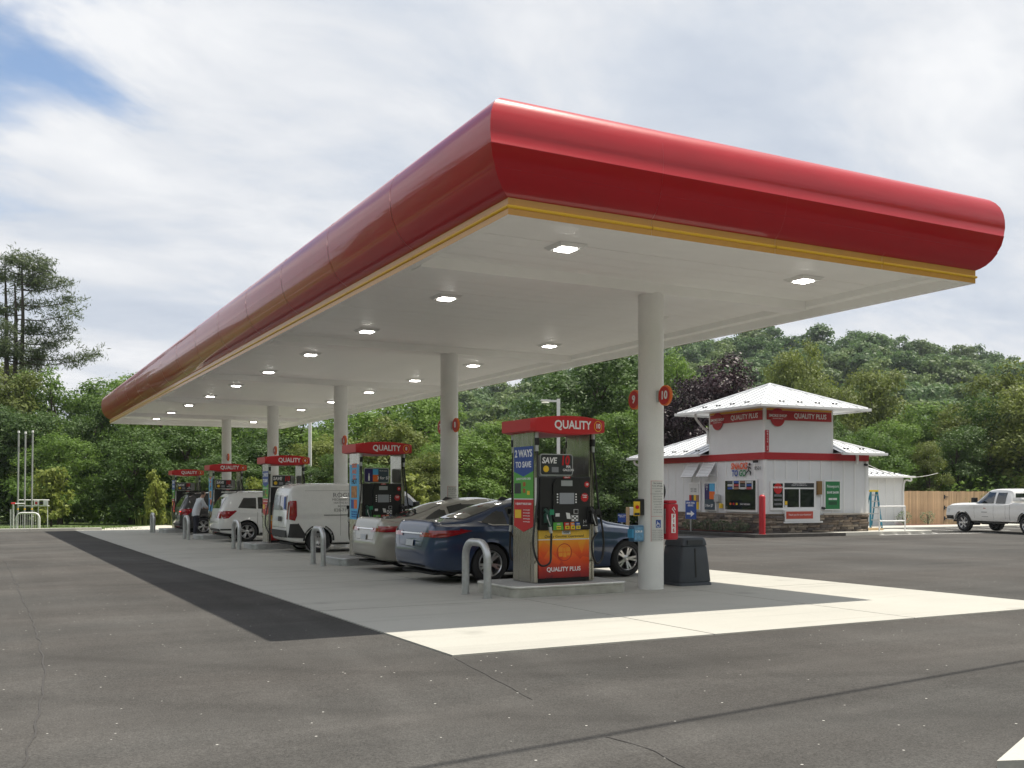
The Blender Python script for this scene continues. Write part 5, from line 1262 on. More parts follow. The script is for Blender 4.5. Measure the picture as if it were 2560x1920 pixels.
# mulch bed, kerb island and shrubs round the base
MULCH = M('red_mulch', (.12, .03, .022), .95, var=.4, vscale=20, bump=.8, bscale=40)
def srot(x, y): c, s = math.cos(SR), math.sin(SR); return (sx0 + x * c - y * s, sy0 + x * s + y * c)
ki = tag(thing('kerb_island', 'kerbed planting strip round the shop', 'kerb'), kind='structure'); del ki['category']
sheet('kerbstone', [srot(-1.6, -1.35), srot(2.9, -1.35), srot(2.9, -.12), srot(-.12, -.12), srot(-.12, 9), srot(-1.6, 9)], .12, ASPH, ki, thick=.2)
sheet('kerbstone', [srot(2.92, -.95), srot(8.3, -.75), srot(8.6, -.4), srot(8.6, 1.5), srot(5.5, 1.5), srot(5.5, -.12), srot(2.92, -.12)], .12, CONC2, ki, thick=.2)
sheet('planting_soil', [srot(-.9, .2), srot(-.13, .2), srot(-.13, 8.8), srot(-.9, 8.8)], .15, MULCH, ki)
# leafy shrubs
def shrub(label, x, y, r, h, mat, group=None, seed=0, n=420, ls=.06):
    o = thing('shrub', label, 'shrub', (x, y, gz(x, y) + .1), 0, group)
    rnd = random.Random(seed); mb = MB()
    for i in range(n):
        u = Vector((rnd.gauss(0, 1), rnd.gauss(0, 1), rnd.gauss(0, 1))).normalized() * rnd.uniform(.55, 1) ** .6
        p = Vector((u.x * r, u.y * r, h * .5 + u.z * h * .5)); a = Vector((rnd.gauss(0, 1), rnd.gauss(0, 1), rnd.gauss(0, 1))).normalized(); b = a.orthogonal().normalized() * ls * .5; a *= ls
        mb.add([p - b, p + a * .2 - b * .2, p + b, p + a], [(0, 1, 2, 3)])
    mb.build('foliage', mat, o, fix=False)
    for k in range(5): MB().tube([(0, 0, -.1), (rnd.uniform(-.5, .5) * r, rnd.uniform(-.5, .5) * r, h * .7)], .012, 5).build('stem', M('bark', (.06, .045, .035), .9), o)
    return o
SHL = M('shrub_leaf', (.05, .085, .03), .6, var=.4, vscale=6)
for k, y in enumerate((.9, 2.0, 3.0, 4.1)):
    p = srot(-.5, y); shrub('small dark green shrub against the shop stone base', p[0], p[1], .38, .5, SHL, 'shrubs against the shop base', k)
# red bollard
p = srot(-.95, -1.0); o = thing('red_bollard', 'round-topped red bollard at the shop corner', 'bollard', (p[0], p[1], gz(*p) + .10))
MB().lathe([(.12, 0), (.12, 1.42), (.11, 1.46), (.075, 1.5), (.0, 1.515)], n=24).build('post', M('bollard_red', (.45, .02, .03), .4, var=.08), o, smooth=40); MB().lathe([(.12, 0), (.16, 0), (.16, .02), (.12, .025)], n=24).build('base_ring', REDB, o)
# blue arrow sign
p = srot(-1.25, 3.1); o = thing('arrow_sign', 'blue drive through service sign with white arrow', 'sign', (p[0], p[1], gz(*p) + .1), SR)
MB().box(-.015, .015, -.36, .36, .52, 1.28).build('panel', BLUEP, o); MB().box(-.02, .02, -.03, .03, 0, .5).build('stake', GALV, o)
text('DRIVE THRU\nSERVICE', .105, TXTW, o, (-.018, 0, 1.13), (R(90), 0, R(-90)), bold=.02)
MB().prism([(.26, .70), (-.02, .70), (-.02, .61), (-.27, .74), (-.02, .87), (-.02, .78), (.26, .78)], -.02, -.0155, 'x').build('arrow', TXTW, o)
# handrail, ladder, planks
p = srot(5.5, -.55); o = thing('handrail', 'white tubular handrail beside the blue ladder', 'handrail', (p[0], p[1], gz(*p) + .12), SR)
for x in (0, 1.45): MB().tube([(x, 0, 0), (x, 0, 1.02)], .028, 8).build('post', TRIM, o)
for z in (.42, 1.02): MB().tube([(-.0, 0, z), (1.45, 0, z)], .028, 8).build('rail', TRIM, o)
p = ray(2185, 43.5); o = thing('step_ladder', 'blue fibreglass step ladder with yellow top cap', 'ladder', (p[0], p[1], gz(*p) + .0), R(-24))
LB = M('ladder_blue', (.02, .2, .30), .5)
for s in (-1, 1):
    MB().tube([(s * .14, .0, 1.78), (s * .27 + .0, -.25, .0)], .045, 5).build('front_rail', LB, o)
    MB().tube([(s * .12, .05, 1.75), (s * .23, .85, .0)], .035, 5).build('rear_rail', LB, o)
for k in range(6):
    z = .27 + k * .27; t = 1 - z / 1.78; MB().box(-(.14 + .13 * t), .14 + .13 * t, -.25 * t - .04, -.25 * t + .04, z - .022, z + .022).build('rung', GALV, o)
MB().box(-.18, .18, -.06, .12, 1.76, 1.84, .01).build('top_cap', M('cap_yellow', (.75, .55, .03), .5), o)
for k in range(2):
    p = srot(6.0 + k * .3, .6 + .5 * k); o = tag(MB().box(-.9, .9, -.07, .07, 0, .09).build('timber_plank', M('raw_pine', (.5, .36, .2), .8, var=.15, vscale=8, stretch=(.3, 4, 4)), None, (p[0], p[1], gz(*p) + .12)), 'pale timber plank lying by the shop back step', 'plank', 'timber planks by the back step')
# wooden fence, board by board
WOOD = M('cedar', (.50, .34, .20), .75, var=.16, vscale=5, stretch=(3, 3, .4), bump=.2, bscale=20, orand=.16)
fx0, fy0 = 44.05, 38.0
fen = thing('board_fence', 'new orange cedar board fence with dog-eared tops', 'fence', (fx0, fy0, gz(fx0, fy0)), R(0.5))
bw = .142; bmsh = MB().prism([(0.004, 0), (bw - .004, 0), (bw - .004, 1.84), (bw - .03, 1.88), (.03, 1.88), (.004, 1.84)], -.01, .01, 'y').mesh('board', WOOD)
for k in range(60):
    link('board', bmsh, fen, (k * bw, random.uniform(-.004, .004), random.uniform(-.012, .012) + (gz(fx0 + k * bw, fy0) - gz(fx0, fy0))), (0, 0, 0))
for z in (.3, 1.5): MB().box(0, 60 * bw, .012, .05, z, z + .09).build('rail', WOOD, fen)
hm = MB()
for z in (.35, .95, 1.55):
    MB().prism([(3.62, z - .11), (3.72, z - .11), (3.72, z - .03), (3.98, z - .012), (3.98, z + .012), (3.72, z + .03), (3.72, z + .11), (3.62, z + .11)], -.03, -.012, 'y').build('strap_hinge', BLACK, fen)
MB().box(3.60, 3.625, -.013, .0, .05, 1.85).build('gate_gap', BLACKM, fen)
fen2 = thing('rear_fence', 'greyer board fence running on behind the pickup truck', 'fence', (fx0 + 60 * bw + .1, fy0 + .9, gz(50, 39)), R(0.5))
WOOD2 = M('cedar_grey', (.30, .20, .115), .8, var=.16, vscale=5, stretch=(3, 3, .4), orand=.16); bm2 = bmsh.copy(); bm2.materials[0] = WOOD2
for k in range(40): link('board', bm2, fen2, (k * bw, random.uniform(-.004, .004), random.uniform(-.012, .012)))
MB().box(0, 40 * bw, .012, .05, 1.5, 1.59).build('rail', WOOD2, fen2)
p = ray(2250, 53); mb_ = sheet('mulch_bed', rect(43.6, 47.6, 36.9, 37.95), .05, MULCH); tag(mb_, kind='structure')
for k, x in enumerate((43.75, 45.6)): shrub('young green shrub in red mulch before the cedar fence' , x, 37.4, .42, .72, M('shrub_leaf_light', (.08, .14, .05), .6, var=.4, vscale=6), 'shrubs before the cedar fence', 20 + k)
# pavement past the fence and parking lines
tag(sheet('fence_walk', rect(36, 60, 34.2, 36.88), .05, CONC2, thick=.08), kind='structure')
PAINT = M('line_paint', (.75, .75, .72), .7, var=.06)
for k in range(5):
    x = 36.0 + k * 2.75; o = sheet('parking_line', [(x, 29.6), (x + .12, 29.6), (x + 1.3, 34.0), (x + 1.18, 34.0)], .005, PAINT, lot)
for k in range(5): sheet('hatch_line', [(32.2 + k * .8, 28.6), (32.34 + k * .8, 28.6), (34.3 + k * .8, 31.6), (34.16 + k * .8, 31.6)], .005, PAINT, lot)
sheet('hatch_line', [(31.8, 28.3), (38.5, 28.0), (38.5, 28.14), (31.8, 28.44)], .005, PAINT, lot)
# dark shed behind the fence
shd = thing('shed', 'dark shed with ribbed grey roof behind the cedar fence', 'shed', (47.3, 42.0, gz(50, 42)))
MB().box(0, 6.2, 0, 4, 0, 2.25).build('wall', M('shed_wall', (.03, .03, .032), .7), shd)
sr = MB().add([(-.3, -.4, 2.26), (6.5, -.4, 2.26), (6.5, 4.4, 2.26), (-.3, 4.4, 2.26), (1.6, 2, 2.75), (4.8, 2, 2.75)], [(0, 1, 5, 4), (1, 2, 5), (2, 3, 4, 5), (3, 0, 4), (0, 3, 2, 1)]).build('roof', M('shed_roof', (.10, .105, .11), .6), shd)
for k in range(10): MB().tube([(.2 + k * .6, -.42, 2.27), (.2 + k * .6 + (1.6 - .2 - k * .3) * .35, .9, 2.53)], .03, 4).build('roof_rib', M('shed_rib', (.2, .2, .21), .6), sr)
# ================================================================ trees, hill, weeds
def leaf_mat(name, c0, c1, trans=.35, rough=.55):
    m = bpy.data.materials.new(name); m.use_nodes = True; nt = m.node_tree; N = nt.nodes; L = nt.links
    b = N['Principled BSDF']; out = N['Material Output']
    geo = N.new('ShaderNodeNewGeometry'); oi = N.new('ShaderNodeObjectInfo'); tc = N.new('ShaderNodeTexCoord')
    nz = N.new('ShaderNodeTexNoise'); nz.inputs['Scale'].default_value = .9; nz.inputs['Detail'].default_value = 2; L.new(tc.outputs['Object'], nz.inputs[0])
    a = N.new('ShaderNodeMath'); a.operation = 'MULTIPLY_ADD'; L.new(geo.outputs['Random Per Island'], a.inputs[0]); a.inputs[1].default_value = .45; L.new(nz.outputs[0], a.inputs[2])
    a2 = N.new('ShaderNodeMath'); a2.operation = 'MULTIPLY_ADD'; L.new(oi.outputs['Random'], a2.inputs[0]); a2.inputs[1].default_value = .45; L.new(a.outputs[0], a2.inputs[2])
    r = N.new('ShaderNodeMapRange'); r.inputs[1].default_value = .4; r.inputs[2].default_value = 1.25; L.new(a2.outputs[0], r.inputs[0])
    mx = N.new('ShaderNodeMix'); mx.data_type = 'RGBA'; L.new(r.outputs[0], mx.inputs[0]); mx.inputs[6].default_value = (*c0, 1); mx.inputs[7].default_value = (*c1, 1)
    L.new(mx.outputs[2], b.inputs['Base Color']); b.inputs['Roughness'].default_value = rough; b.inputs['Specular IOR Level'].default_value = .35
    tr = N.new('ShaderNodeBsdfTranslucent'); L.new(mx.outputs[2], tr.inputs[0])
    ms = N.new('ShaderNodeMixShader'); ms.inputs[0].default_value = trans; L.new(b.outputs[0], ms.inputs[1]); L.new(tr.outputs[0], ms.inputs[2]); L.new(ms.outputs[0], out.inputs[0])
    return m
BARK = M('tree_bark', (.075, .06, .048), .9, var=.3, vscale=6, bump=.6, bscale=18)
def leaves(centers, n_each, crad, ls, rng, name, mat, flat=.7, aspect=.55, out=None, jit=.65, upw=.55):
    "leaf-sized quads gathered into clumps, facing outward and up from the bough they grow on"
    C = np.repeat(np.asarray(centers, float), n_each, axis=0); n = len(C)
    off = rng.normal(0, 1, (n, 3)) * np.array([crad, crad, crad * flat]) * .55
    P = C + off
    nr = rng.normal(0, 1, (n, 3)) * jit; nr[:, 2] += upw; nr += off / (crad * .55 + 1e-6) * .35
    if out is not None: nr += np.repeat(np.asarray(out, float), n_each, axis=0) * .8
    nr /= np.linalg.norm(nr, axis=1)[:, None] + 1e-9
    d = np.cross(nr, rng.normal(0, 1, (n, 3))); d /= np.linalg.norm(d, axis=1)[:, None] + 1e-9
    s = np.cross(nr, d)
    sz = ls * rng.uniform(.6, 1.3, (n, 1))
    V = np.empty((n, 4, 3)); V[:, 0] = P - d * sz * .5; V[:, 1] = P + s * sz * aspect * .5; V[:, 2] = P + d * sz * .5; V[:, 3] = P - s * sz * aspect * .5
    me = bpy.data.meshes.new(name); me.vertices.add(n * 4); me.vertices.foreach_set('co', V.reshape(-1).astype(np.float32))
    me.loops.add(n * 4); me.loops.foreach_set('vertex_index', np.arange(n * 4, dtype=np.int32))
    me.polygons.add(n); me.polygons.foreach_set('loop_start', np.arange(0, n * 4, 4, dtype=np.int32)); me.polygons.foreach_set('loop_total', np.full(n, 4, dtype=np.int32))
    me.update(); me.materials.append(mat); return me
def crown_centers(rng, H, Wd, n, base=.10, nl=13):
    "clump centres on the outside of boughs (lobes) that make an uneven crown of height H and width Wd; also the outward direction of each"
    L = []
    for i in range(nl):
        t = (i + .5) / nl; z = base + (1 - base) * t * .88; prof = max(.25, math.sin(math.pi * min(1, (z * .84 + .14))) ** .8)
        a = i * 2.4 + rng.uniform(-.5, .5); rr = Wd * .5 * prof * rng.uniform(.3, .72)
        r = Wd * .5 * (.22 + .24 * prof) * rng.uniform(.65, 1.3)
        L.append(((rr * math.cos(a), rr * math.sin(a), z * H), r, r * rng.uniform(.55, .85) * H / Wd * .75))
    out = []; dirs = []; w = np.array([l[1] ** 2 for l in L]); w /= w.sum()
    while len(out) < n:
        c, r, h = L[rng.choice(nl, p=w)]
        u = rng.normal(0, 1, 3); u /= np.linalg.norm(u); k = rng.uniform(.72, 1.04)
        if u[2] < -.55: continue
        p = (c[0] + u[0] * r * k, c[1] + u[1] * r * k, c[2] + u[2] * h * k)
        if p[2] > base * H * .4: out.append(p); dirs.append(u)
    return (out, dirs), L
def trunk_mesh(rng, H, L, r0):
    mb = MB(); top = H * .8
    mb.tube([(0, 0, -.2), (rng.normal(0, .05), rng.normal(0, .05), top * .3), (rng.normal(0, .15), rng.normal(0, .15), top * .65), (0, 0, top)], [r0, r0 * .8, r0 * .5, r0 * .12], 8)
    for c, r, h in L:
        z = max(c[2] - H * .12, H * .08); mb.tube([(0, 0, z * .85), (c[0] * .5, c[1] * .5, z), (c[0], c[1], c[2])], [r0 * .4, r0 * .25, r0 * .06], 5)
    return mb.mesh('trunk', BARK, 60)
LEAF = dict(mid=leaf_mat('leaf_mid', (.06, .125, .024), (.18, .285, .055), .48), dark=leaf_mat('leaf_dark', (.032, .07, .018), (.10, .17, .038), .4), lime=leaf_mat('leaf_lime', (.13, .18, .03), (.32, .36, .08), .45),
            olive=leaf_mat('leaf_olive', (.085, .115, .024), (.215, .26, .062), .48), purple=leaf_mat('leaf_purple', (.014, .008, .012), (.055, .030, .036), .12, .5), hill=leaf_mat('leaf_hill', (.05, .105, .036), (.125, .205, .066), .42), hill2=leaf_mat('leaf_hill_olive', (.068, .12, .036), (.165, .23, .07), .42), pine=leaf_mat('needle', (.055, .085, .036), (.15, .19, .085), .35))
TREES = {}
def tree_variant(kind, v, H=10.0, Wd=7.5):
    key = (kind, v)
    if key in TREES: return TREES[key]
    rng = np.random.default_rng(100 + v * 17 + len(kind) * 7)
    (cs, ds), L = crown_centers(rng, H, Wd, 480 if kind != 'lime' else 130)
    cm = leaves(cs, 46 if kind != 'lime' else 17, .5 if kind != 'lime' else .8, .215 if kind != 'lime' else .85, rng, 'crown', LEAF[kind], out=ds)
    # sparse inner foliage so gaps show depth, not daylight everywhere
    tm = trunk_mesh(rng, H, L, .24)
    TREES[key] = (cm, tm); return TREES[key]
def tree(name, label, px, D, ytop, wpx, kind, v, group, zrot=None):
    x, y = ray(px, D); g = gz(x, y) - .03; H = zat(ytop, D) - g; Wd = wpx * D / FPX
    cm, tm = tree_variant(kind, v)
    o = thing(name, label, 'tree', (x, y, g), 0, group); o.rotation_euler = (0, 0, zrot if zrot is not None else v * 1.3 + px)
    for nm, me in (('crown', cm), ('trunk', tm)):
        c = link(nm, me, o); c.scale = (Wd / 7.5, Wd / 7.5, H / 10.0)
    return o
rt_ = random.Random(3)
G1 = 'trees of the wood past the far kerb'
L1 = dict(mid='mid green broadleaf tree in the wood past the far kerb', dark='dark green shaded tree in the wood past the far kerb', olive='olive green loose tree in the wood past the far kerb')
# back row then front row of the wood behind the forecourt
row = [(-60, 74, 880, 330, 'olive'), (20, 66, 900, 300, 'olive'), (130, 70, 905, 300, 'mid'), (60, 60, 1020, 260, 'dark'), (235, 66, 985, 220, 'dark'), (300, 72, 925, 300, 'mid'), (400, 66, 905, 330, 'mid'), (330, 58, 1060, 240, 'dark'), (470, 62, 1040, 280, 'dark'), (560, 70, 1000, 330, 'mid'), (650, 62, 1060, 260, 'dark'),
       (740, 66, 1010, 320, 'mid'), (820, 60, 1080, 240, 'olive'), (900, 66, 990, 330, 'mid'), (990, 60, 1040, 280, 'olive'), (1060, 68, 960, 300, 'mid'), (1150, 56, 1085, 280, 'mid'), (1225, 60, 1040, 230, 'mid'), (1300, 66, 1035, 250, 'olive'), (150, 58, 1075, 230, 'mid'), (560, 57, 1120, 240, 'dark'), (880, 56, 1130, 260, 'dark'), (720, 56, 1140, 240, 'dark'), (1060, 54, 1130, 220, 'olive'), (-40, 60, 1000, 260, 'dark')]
def where(px_):
    for lim, t in ((160, 'behind the vent pipes'), (340, 'between the vent pipes and the farthest pump'), (480, 'behind the farthest pump'), (640, 'behind the white SUV'), (860, 'behind the white van'), (1100, 'behind the champagne sedan'), (1345, 'behind the dark blue sedan'), (1645, 'between the lamp post and the shop'), (1965, 'close behind the shop tower'), (2135, 'behind the annex roof'), (2335, 'behind the cedar fence')):
        if px_ < lim: return t
    return 'behind the pickup truck'
KN = dict(mid='mid green', dark='dark green', olive='olive green', purple='purple leaved')
def tlabel(px_, D, kd): return ('tall ' if D >= 64 else 'lower ') + KN[kd] + ' broadleaf tree ' + where(px_)
for k, (px_, D, yt, w, kd) in enumerate(row): tree('broadleaf_tree', tlabel(px_, D, kd), px_, D, yt, w, kd, k % 3, G1)
G2 = 'trees behind the shop'
L2 = dict(mid='mid green broadleaf tree rising behind the shop', dark='tall dark green tree between the shop and the lamp post', olive='olive green tree behind the cedar fence', purple='purple leaved tree close behind the shop tower', lime='pale green young tree')
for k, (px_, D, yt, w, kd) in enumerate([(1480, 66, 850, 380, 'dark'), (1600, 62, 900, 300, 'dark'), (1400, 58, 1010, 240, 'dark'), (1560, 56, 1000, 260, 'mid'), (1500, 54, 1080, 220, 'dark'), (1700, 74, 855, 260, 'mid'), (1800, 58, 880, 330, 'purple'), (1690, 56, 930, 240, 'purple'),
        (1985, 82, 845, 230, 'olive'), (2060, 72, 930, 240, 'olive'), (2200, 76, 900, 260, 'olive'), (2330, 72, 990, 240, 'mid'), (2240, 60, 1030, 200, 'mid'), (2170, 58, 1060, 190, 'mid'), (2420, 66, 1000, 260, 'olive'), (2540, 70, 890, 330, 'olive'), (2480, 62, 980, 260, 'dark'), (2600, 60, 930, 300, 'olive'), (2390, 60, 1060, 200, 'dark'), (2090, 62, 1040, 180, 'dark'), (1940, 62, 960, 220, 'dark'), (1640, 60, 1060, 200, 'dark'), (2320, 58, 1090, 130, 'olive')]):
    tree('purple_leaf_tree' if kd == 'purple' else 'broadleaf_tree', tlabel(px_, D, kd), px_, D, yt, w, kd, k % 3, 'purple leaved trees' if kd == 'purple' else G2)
for k, (px_, D, yt, w, lab) in enumerate([(128, 53, 1165, 95, 'young yellow green tree beside the white vent pipes'), (388, 55, 1180, 60, 'young yellow green tree past the farthest pump'), (690, 54, 1195, 90, 'young yellow green tree between the white van and the lamp pole'), (1030, 50, 1190, 100, 'young yellow green tree behind the champagne sedan roof'), (640, 53, 1190, 60, 'young yellow green tree behind the white SUV')]):
    tree('young_tree', lab, px_, D, yt, w, 'lime', k % 2, 'young trees along the kerb')

# three-stemmed pine at the far left
def pine():
    D = 72; x, y = ray(28, D); g = gz(x, y); rng = np.random.default_rng(5)
    o = thing('pine_tree', 'tall sparse pine with three stems and long level boughs', 'tree', (x, y, g), -TH)
    H = zat(628, D) - g; cl = []; S_ = D / FPX
    for k, (dx, top) in enumerate(((-.45, .97), (.25, .9), (.75, .99))):
        mb = MB().tube([(dx * .3, k * .3, 0), (dx * .7, k * .2, H * .5), (dx + .1, 0, H * .75), (dx, 0, H * top)], [.24, .18, .12, .03], 7)
        mb.build('stem', BARK, o, smooth=60)
    br = []
    tips = [(230, 873, .95), (186, 780, .8), (177, 744, .7), (160, 708, .6), (134, 696, .7), (150, 841, .8), (165, 815, .6), (112, 672, .5), (98, 655, .4), (205, 888, .8), (120, 860, .8)]
    for i in range(44):
        if i < len(tips):
            tx, ty, dr = tips[i]; L = (tx - 28) * S_; a = rng.uniform(-.25, .25); zt = zat(ty, D) - g; dx = .4; rise = .12; z0 = zt - L * .07 - .2
        else:
            t = rng.uniform(.5, .97); a = rng.uniform(0, 6.28); L = 4.6 * (1.02 - t) ** .5 * rng.uniform(.5, 1.0); dx = rng.choice([-.4, .2, .7]); z0 = t * H; rise = rng.uniform(.05, .3)
        pts = [(dx, 0, z0), (dx + math.cos(a) * L * .4, math.sin(a) * L * .4, z0 - .15), (dx + math.cos(a) * L * .75, math.sin(a) * L * .75, z0 + .1), (dx + math.cos(a) * L, math.sin(a) * L, z0 + rise * L * .6)]
        MB().tube(pts, [.05, .04, .025, .01], 5).build('bough', BARK, o)
        P = arc_path(pts, 6)
        for q in P[7:]:
            for _ in range(3 if i < 11 else 2): cl.append((q.x + rng.normal(0, .25), q.y + rng.normal(0, .25), q.z + rng.normal(0, .22) + .1))
    for k in range(70):
        u = rng.normal(0, 1, 3); cl.append((.15 + u[0] * 1.0, u[1] * .9, H * rng.uniform(.84, 1.0)))
    link('needles', leaves(cl, 14, .42, .36, rng, 'needles', LEAF['pine'], flat=.6, aspect=.16, jit=1.2, upw=.1), o)
pine()

# wooded hill
HILL = M('hill_soil', (.03, .045, .018), .95, var=.3, vscale=.05)
RIDGE = [(-900, 1090), (0, 1060), (900, 1035), (1147, 1003), (1220, 992), (1293, 980), (1349, 966), (1500, 930), (1650, 880), (1849, 858), (1967, 846), (2148, 850), (2238, 862), (2396, 885), (2464, 908), (2560, 925), (2900, 980), (3600, 1080)]
D0, D1 = 105.0, 290.0
def ridge_y(px_): return float(np.interp(px_, [r[0] for r in RIDGE], [r[1] for r in RIDGE]))
def hill_z(px_, t):
    zr = zat(ridge_y(px_), D1) - 3.5; z0 = -KS * (D0 - 9) - .3
    if t > 1: return z0 + (zr - z0) * max(0, 1 - (t - 1) * .9)
    return z0 + (zr - z0) * (t ** 1.15)
rows = []
for i in range(15):
    t = i / 10; D = D0 + (D1 - D0) * t
    rows.append([(*ray(px_, D), hill_z(px_, t) + (noise.noise((px_ * .004, t * 4, 0)) * 2 * t if 0 < t else 0)) for px_ in range(-900, 3601, 150)])
tag(MB().grid(rows).build('hill', HILL, smooth=True), kind='structure')
hv = []
for v in range(4):
    rng = np.random.default_rng(40 + v); (cs, ds), L = crown_centers(rng, 8, 7.5, 230, base=.05, nl=8)
    hv.append(leaves(cs, 12, .75, .6, rng, 'crown', LEAF['hill' if v % 2 else 'hill2'], aspect=.65, out=ds))
cnt = 0
cand = []
for i in range(1400):
    t = rt_.uniform(.12, 1.03); px_ = rt_.uniform(1050, 2600) if rt_.random() < .8 else rt_.uniform(1050, 1420)
    cand.append((t, px_))
# even spread: keep those not too close to an earlier one
kept = []
for t, px_ in cand:
    D = D0 + (D1 - D0) * t; x, y = ray(px_, D); r_ = 3.9 + 1.5 * t
    if all((x - a) ** 2 + (y - b) ** 2 > r_ * r_ for a, b, *_ in kept): kept.append((x, y, px_, t))
    if len(kept) >= 290: break
for x, y, px_, t in kept:
    s = rt_.uniform(.85, 1.3); o = link('hillside_tree', hv[rt_.randrange(4)], None, (x, y, hill_z(px_, t) - .8), (0, 0, rt_.uniform(0, 6.3)))
    o.scale = (s * 1.15, s * 1.15, s * rt_.uniform(.8, 1.15))
    tag(o, 'rounded green tree on the wooded hill above the shop', 'tree', 'trees on the far hillside')
# undergrowth closing the slope between the single crowns
rng = np.random.default_rng(9); cs = []
for i in range(5200):
    t = rt_.uniform(0.0, 1.03); px_ = rt_.uniform(1000, 2650); D = D0 + (D1 - D0) * t; x, y = ray(px_, D); cs.append((x, y, hill_z(px_, t) + rt_.uniform(.5, 3.5)))
tag(link('hill_undergrowth', leaves(cs, 14, 2.0, 1.0, rng, 'hill_undergrowth', LEAF['hill'], aspect=.6)), 'dense green undergrowth covering the far hillside', 'undergrowth', kind='stuff')

# wooded slopes across the road and behind, which the glossy fascia and steel reflect
rows = []; ring = []
for k in range(29):
    a = R(178 - 8 * k * .98)   # from left of the lot round behind the camera to the right
    row_ = []
    for j, (rr, zz) in enumerate(((58, -.3), (72, 8), (90, 20), (115, 33), (150, 42))):
        q = (math.cos(a + R(90 - 0)) , 0); x = 10 - rr * math.cos(R(-62 + 8 * k)); y = 20 - rr * math.sin(R(-62 + 8 * k))
        row_.append((x, y, zz * (.75 + .35 * noise.noise((k * .35, j * .4, 2)))))
    rows.append(row_)
def outside(x, y):
    D = FW[0] * x + FW[1] * y; r_ = RT[0] * x + RT[1] * y
    return D < 0 or abs(r_ / max(D, .01)) > .62
keep = [r_ for r_ in rows if all(outside(p[0], p[1]) for p in r_)]
tag(MB().grid(keep).build('hill', HILL, smooth=True), kind='structure')
rng = np.random.default_rng(31); cs = []
for i in range(len(keep) - 1):
    for j in range(4):
        for m_ in range(26):
            u, v = rt_.random(), rt_.random(); A_, B_, C_, D_ = (Vector(keep[i][j]), Vector(keep[i + 1][j]), Vector(keep[i][j + 1]), Vector(keep[i + 1][j + 1]))
            q = A_.lerp(B_, u).lerp(C_.lerp(D_, u), v); cs.append((q.x, q.y, q.z + rt_.uniform(.5, 6)))
tag(link('roadside_wood', leaves(cs, 16, 2.4, 1.3, rng, 'roadside_wood', LEAF['mid'])), 'mass of green woodland across the road', 'woodland', kind='stuff')

# wood floor thicket, tall weeds and grass along the far kerb
rng = np.random.default_rng(12); cs = []
for i in range(1500):
    px_ = rt_.uniform(-120, 1700); D = rt_.uniform(58, 72); x, y = ray(px_, D); cs.append((x, y, gz(x, y) + rt_.uniform(.1, 2.6)))
for i in range(700):
    px_ = rt_.uniform(1640, 2650); D = rt_.uniform(57, 66); x, y = ray(px_, D); cs.append((x, y, gz(x, y) + rt_.uniform(.1, 2.8)))
tag(link('thicket', leaves(cs, 22, .8, .3, rng, 'thicket', LEAF['mid'])), 'dark leafy thicket under the wood', 'undergrowth', kind='stuff')
def blades(name, label, spots, hmin, hmax, w, mat, cat):
    mb = MB()
    for x, y in spots:
        h = rt_.uniform(hmin, hmax); a = rt_.uniform(0, 6.28); l = rt_.uniform(.05, .3) * h; dx, dy = math.cos(a), math.sin(a); z = gz(x, y) - .03
        mb.add([(x - dy * w, y + dx * w, z), (x + dy * w, y - dx * w, z), (x + dx * l * .4 + dy * w * .6, y + dy * l * .4 - dx * w * .6, z + h * .6), (x + dx * l, y + dy * l, z + h), (x + dx * l * .4 - dy * w * .6, y + dy * l * .4 + dx * w * .6, z + h * .6)], [(0, 1, 2, 4), (4, 2, 3)])
    return tag(mb.build(name, mat, fix=False), label, cat, kind='stuff')
WEED = leaf_mat('weed', (.07, .10, .02), (.22, .25, .08), .3)
sp_ = []
for i in range(5200):
    px_ = rt_.uniform(330, 1560); D = rt_.uniform(54, 58.5) + (1.5 if px_ < 420 else 0) ; d2 = noise.noise((px_ * .02, 0, 0))
    if rt_.random() < .45 + d2: sp_.append(ray(px_, D))
blades('tall_weeds', 'tall yellow green weeds along the back of the drive', sp_, .4, 1.25, .03, WEED, 'weeds')
sp_ = [(rt_.uniform(-30, 7), rt_.uniform(50.2, 58)) for i in range(9000)]
blades('verge_grass', 'short mown grass on the verge behind the kerb', sp_, .04, .12, .012, leaf_mat('verge_leaf', (.06, .11, .02), (.14, .2, .04)), 'grass')

# ================================================================ vents, lamp posts, small things past the pad
WG = M('white_gloss', (.72, .72, .69), .4)
for k, (px_, yt) in enumerate(((44, 1081), (61, 1083), (79, 1080))):
    D = 48.6; x, y = ray(px_, D); g = gz(x, y) - .03; h = zat(yt, D) - g
    o = thing('vent_pipe', 'tall slim white tank vent pipe behind the white hoop barrier', 'pipe', (x, y, g), 0, 'tank vent pipes')
    MB().tube([(0, 0, 0), (.05, 0, h)], .038, 8).build('pipe', M('vent_grey', (.34, .35, .34), .5), o)
    MB().tube([(.05, 0, h - .02), (.05, 0, h + .08)], [.06, .045], 8).build('cap', WG, o)
    MB().tube([(0.01, 0, .95), (0.01, 0, 1.02)], .042, 8).build('band', YELLOW, o)
x, y = ray(70, 48.1); o = thing('hoop_barrier', 'white tubular hoop barrier with upright bars before the vent pipes', 'barrier', (x, y, gz(x, y) - .03), -TH)
pts = [(-.55, 0, 0), (-.55, 0, .55)] + [(-.55 + .25 - .25 * math.cos(R(t)), 0, .55 + .25 * math.sin(R(t))) for t in (20, 45, 70, 90)] + [(.3 + .25 * math.sin(R(t)), 0, .55 + .25 * math.cos(R(t))) for t in (0, 20, 45, 70, 90)] + [(.55, 0, 0)]
MB().tube(pts, .045, 8).build('hoop', WG, o, smooth=60)
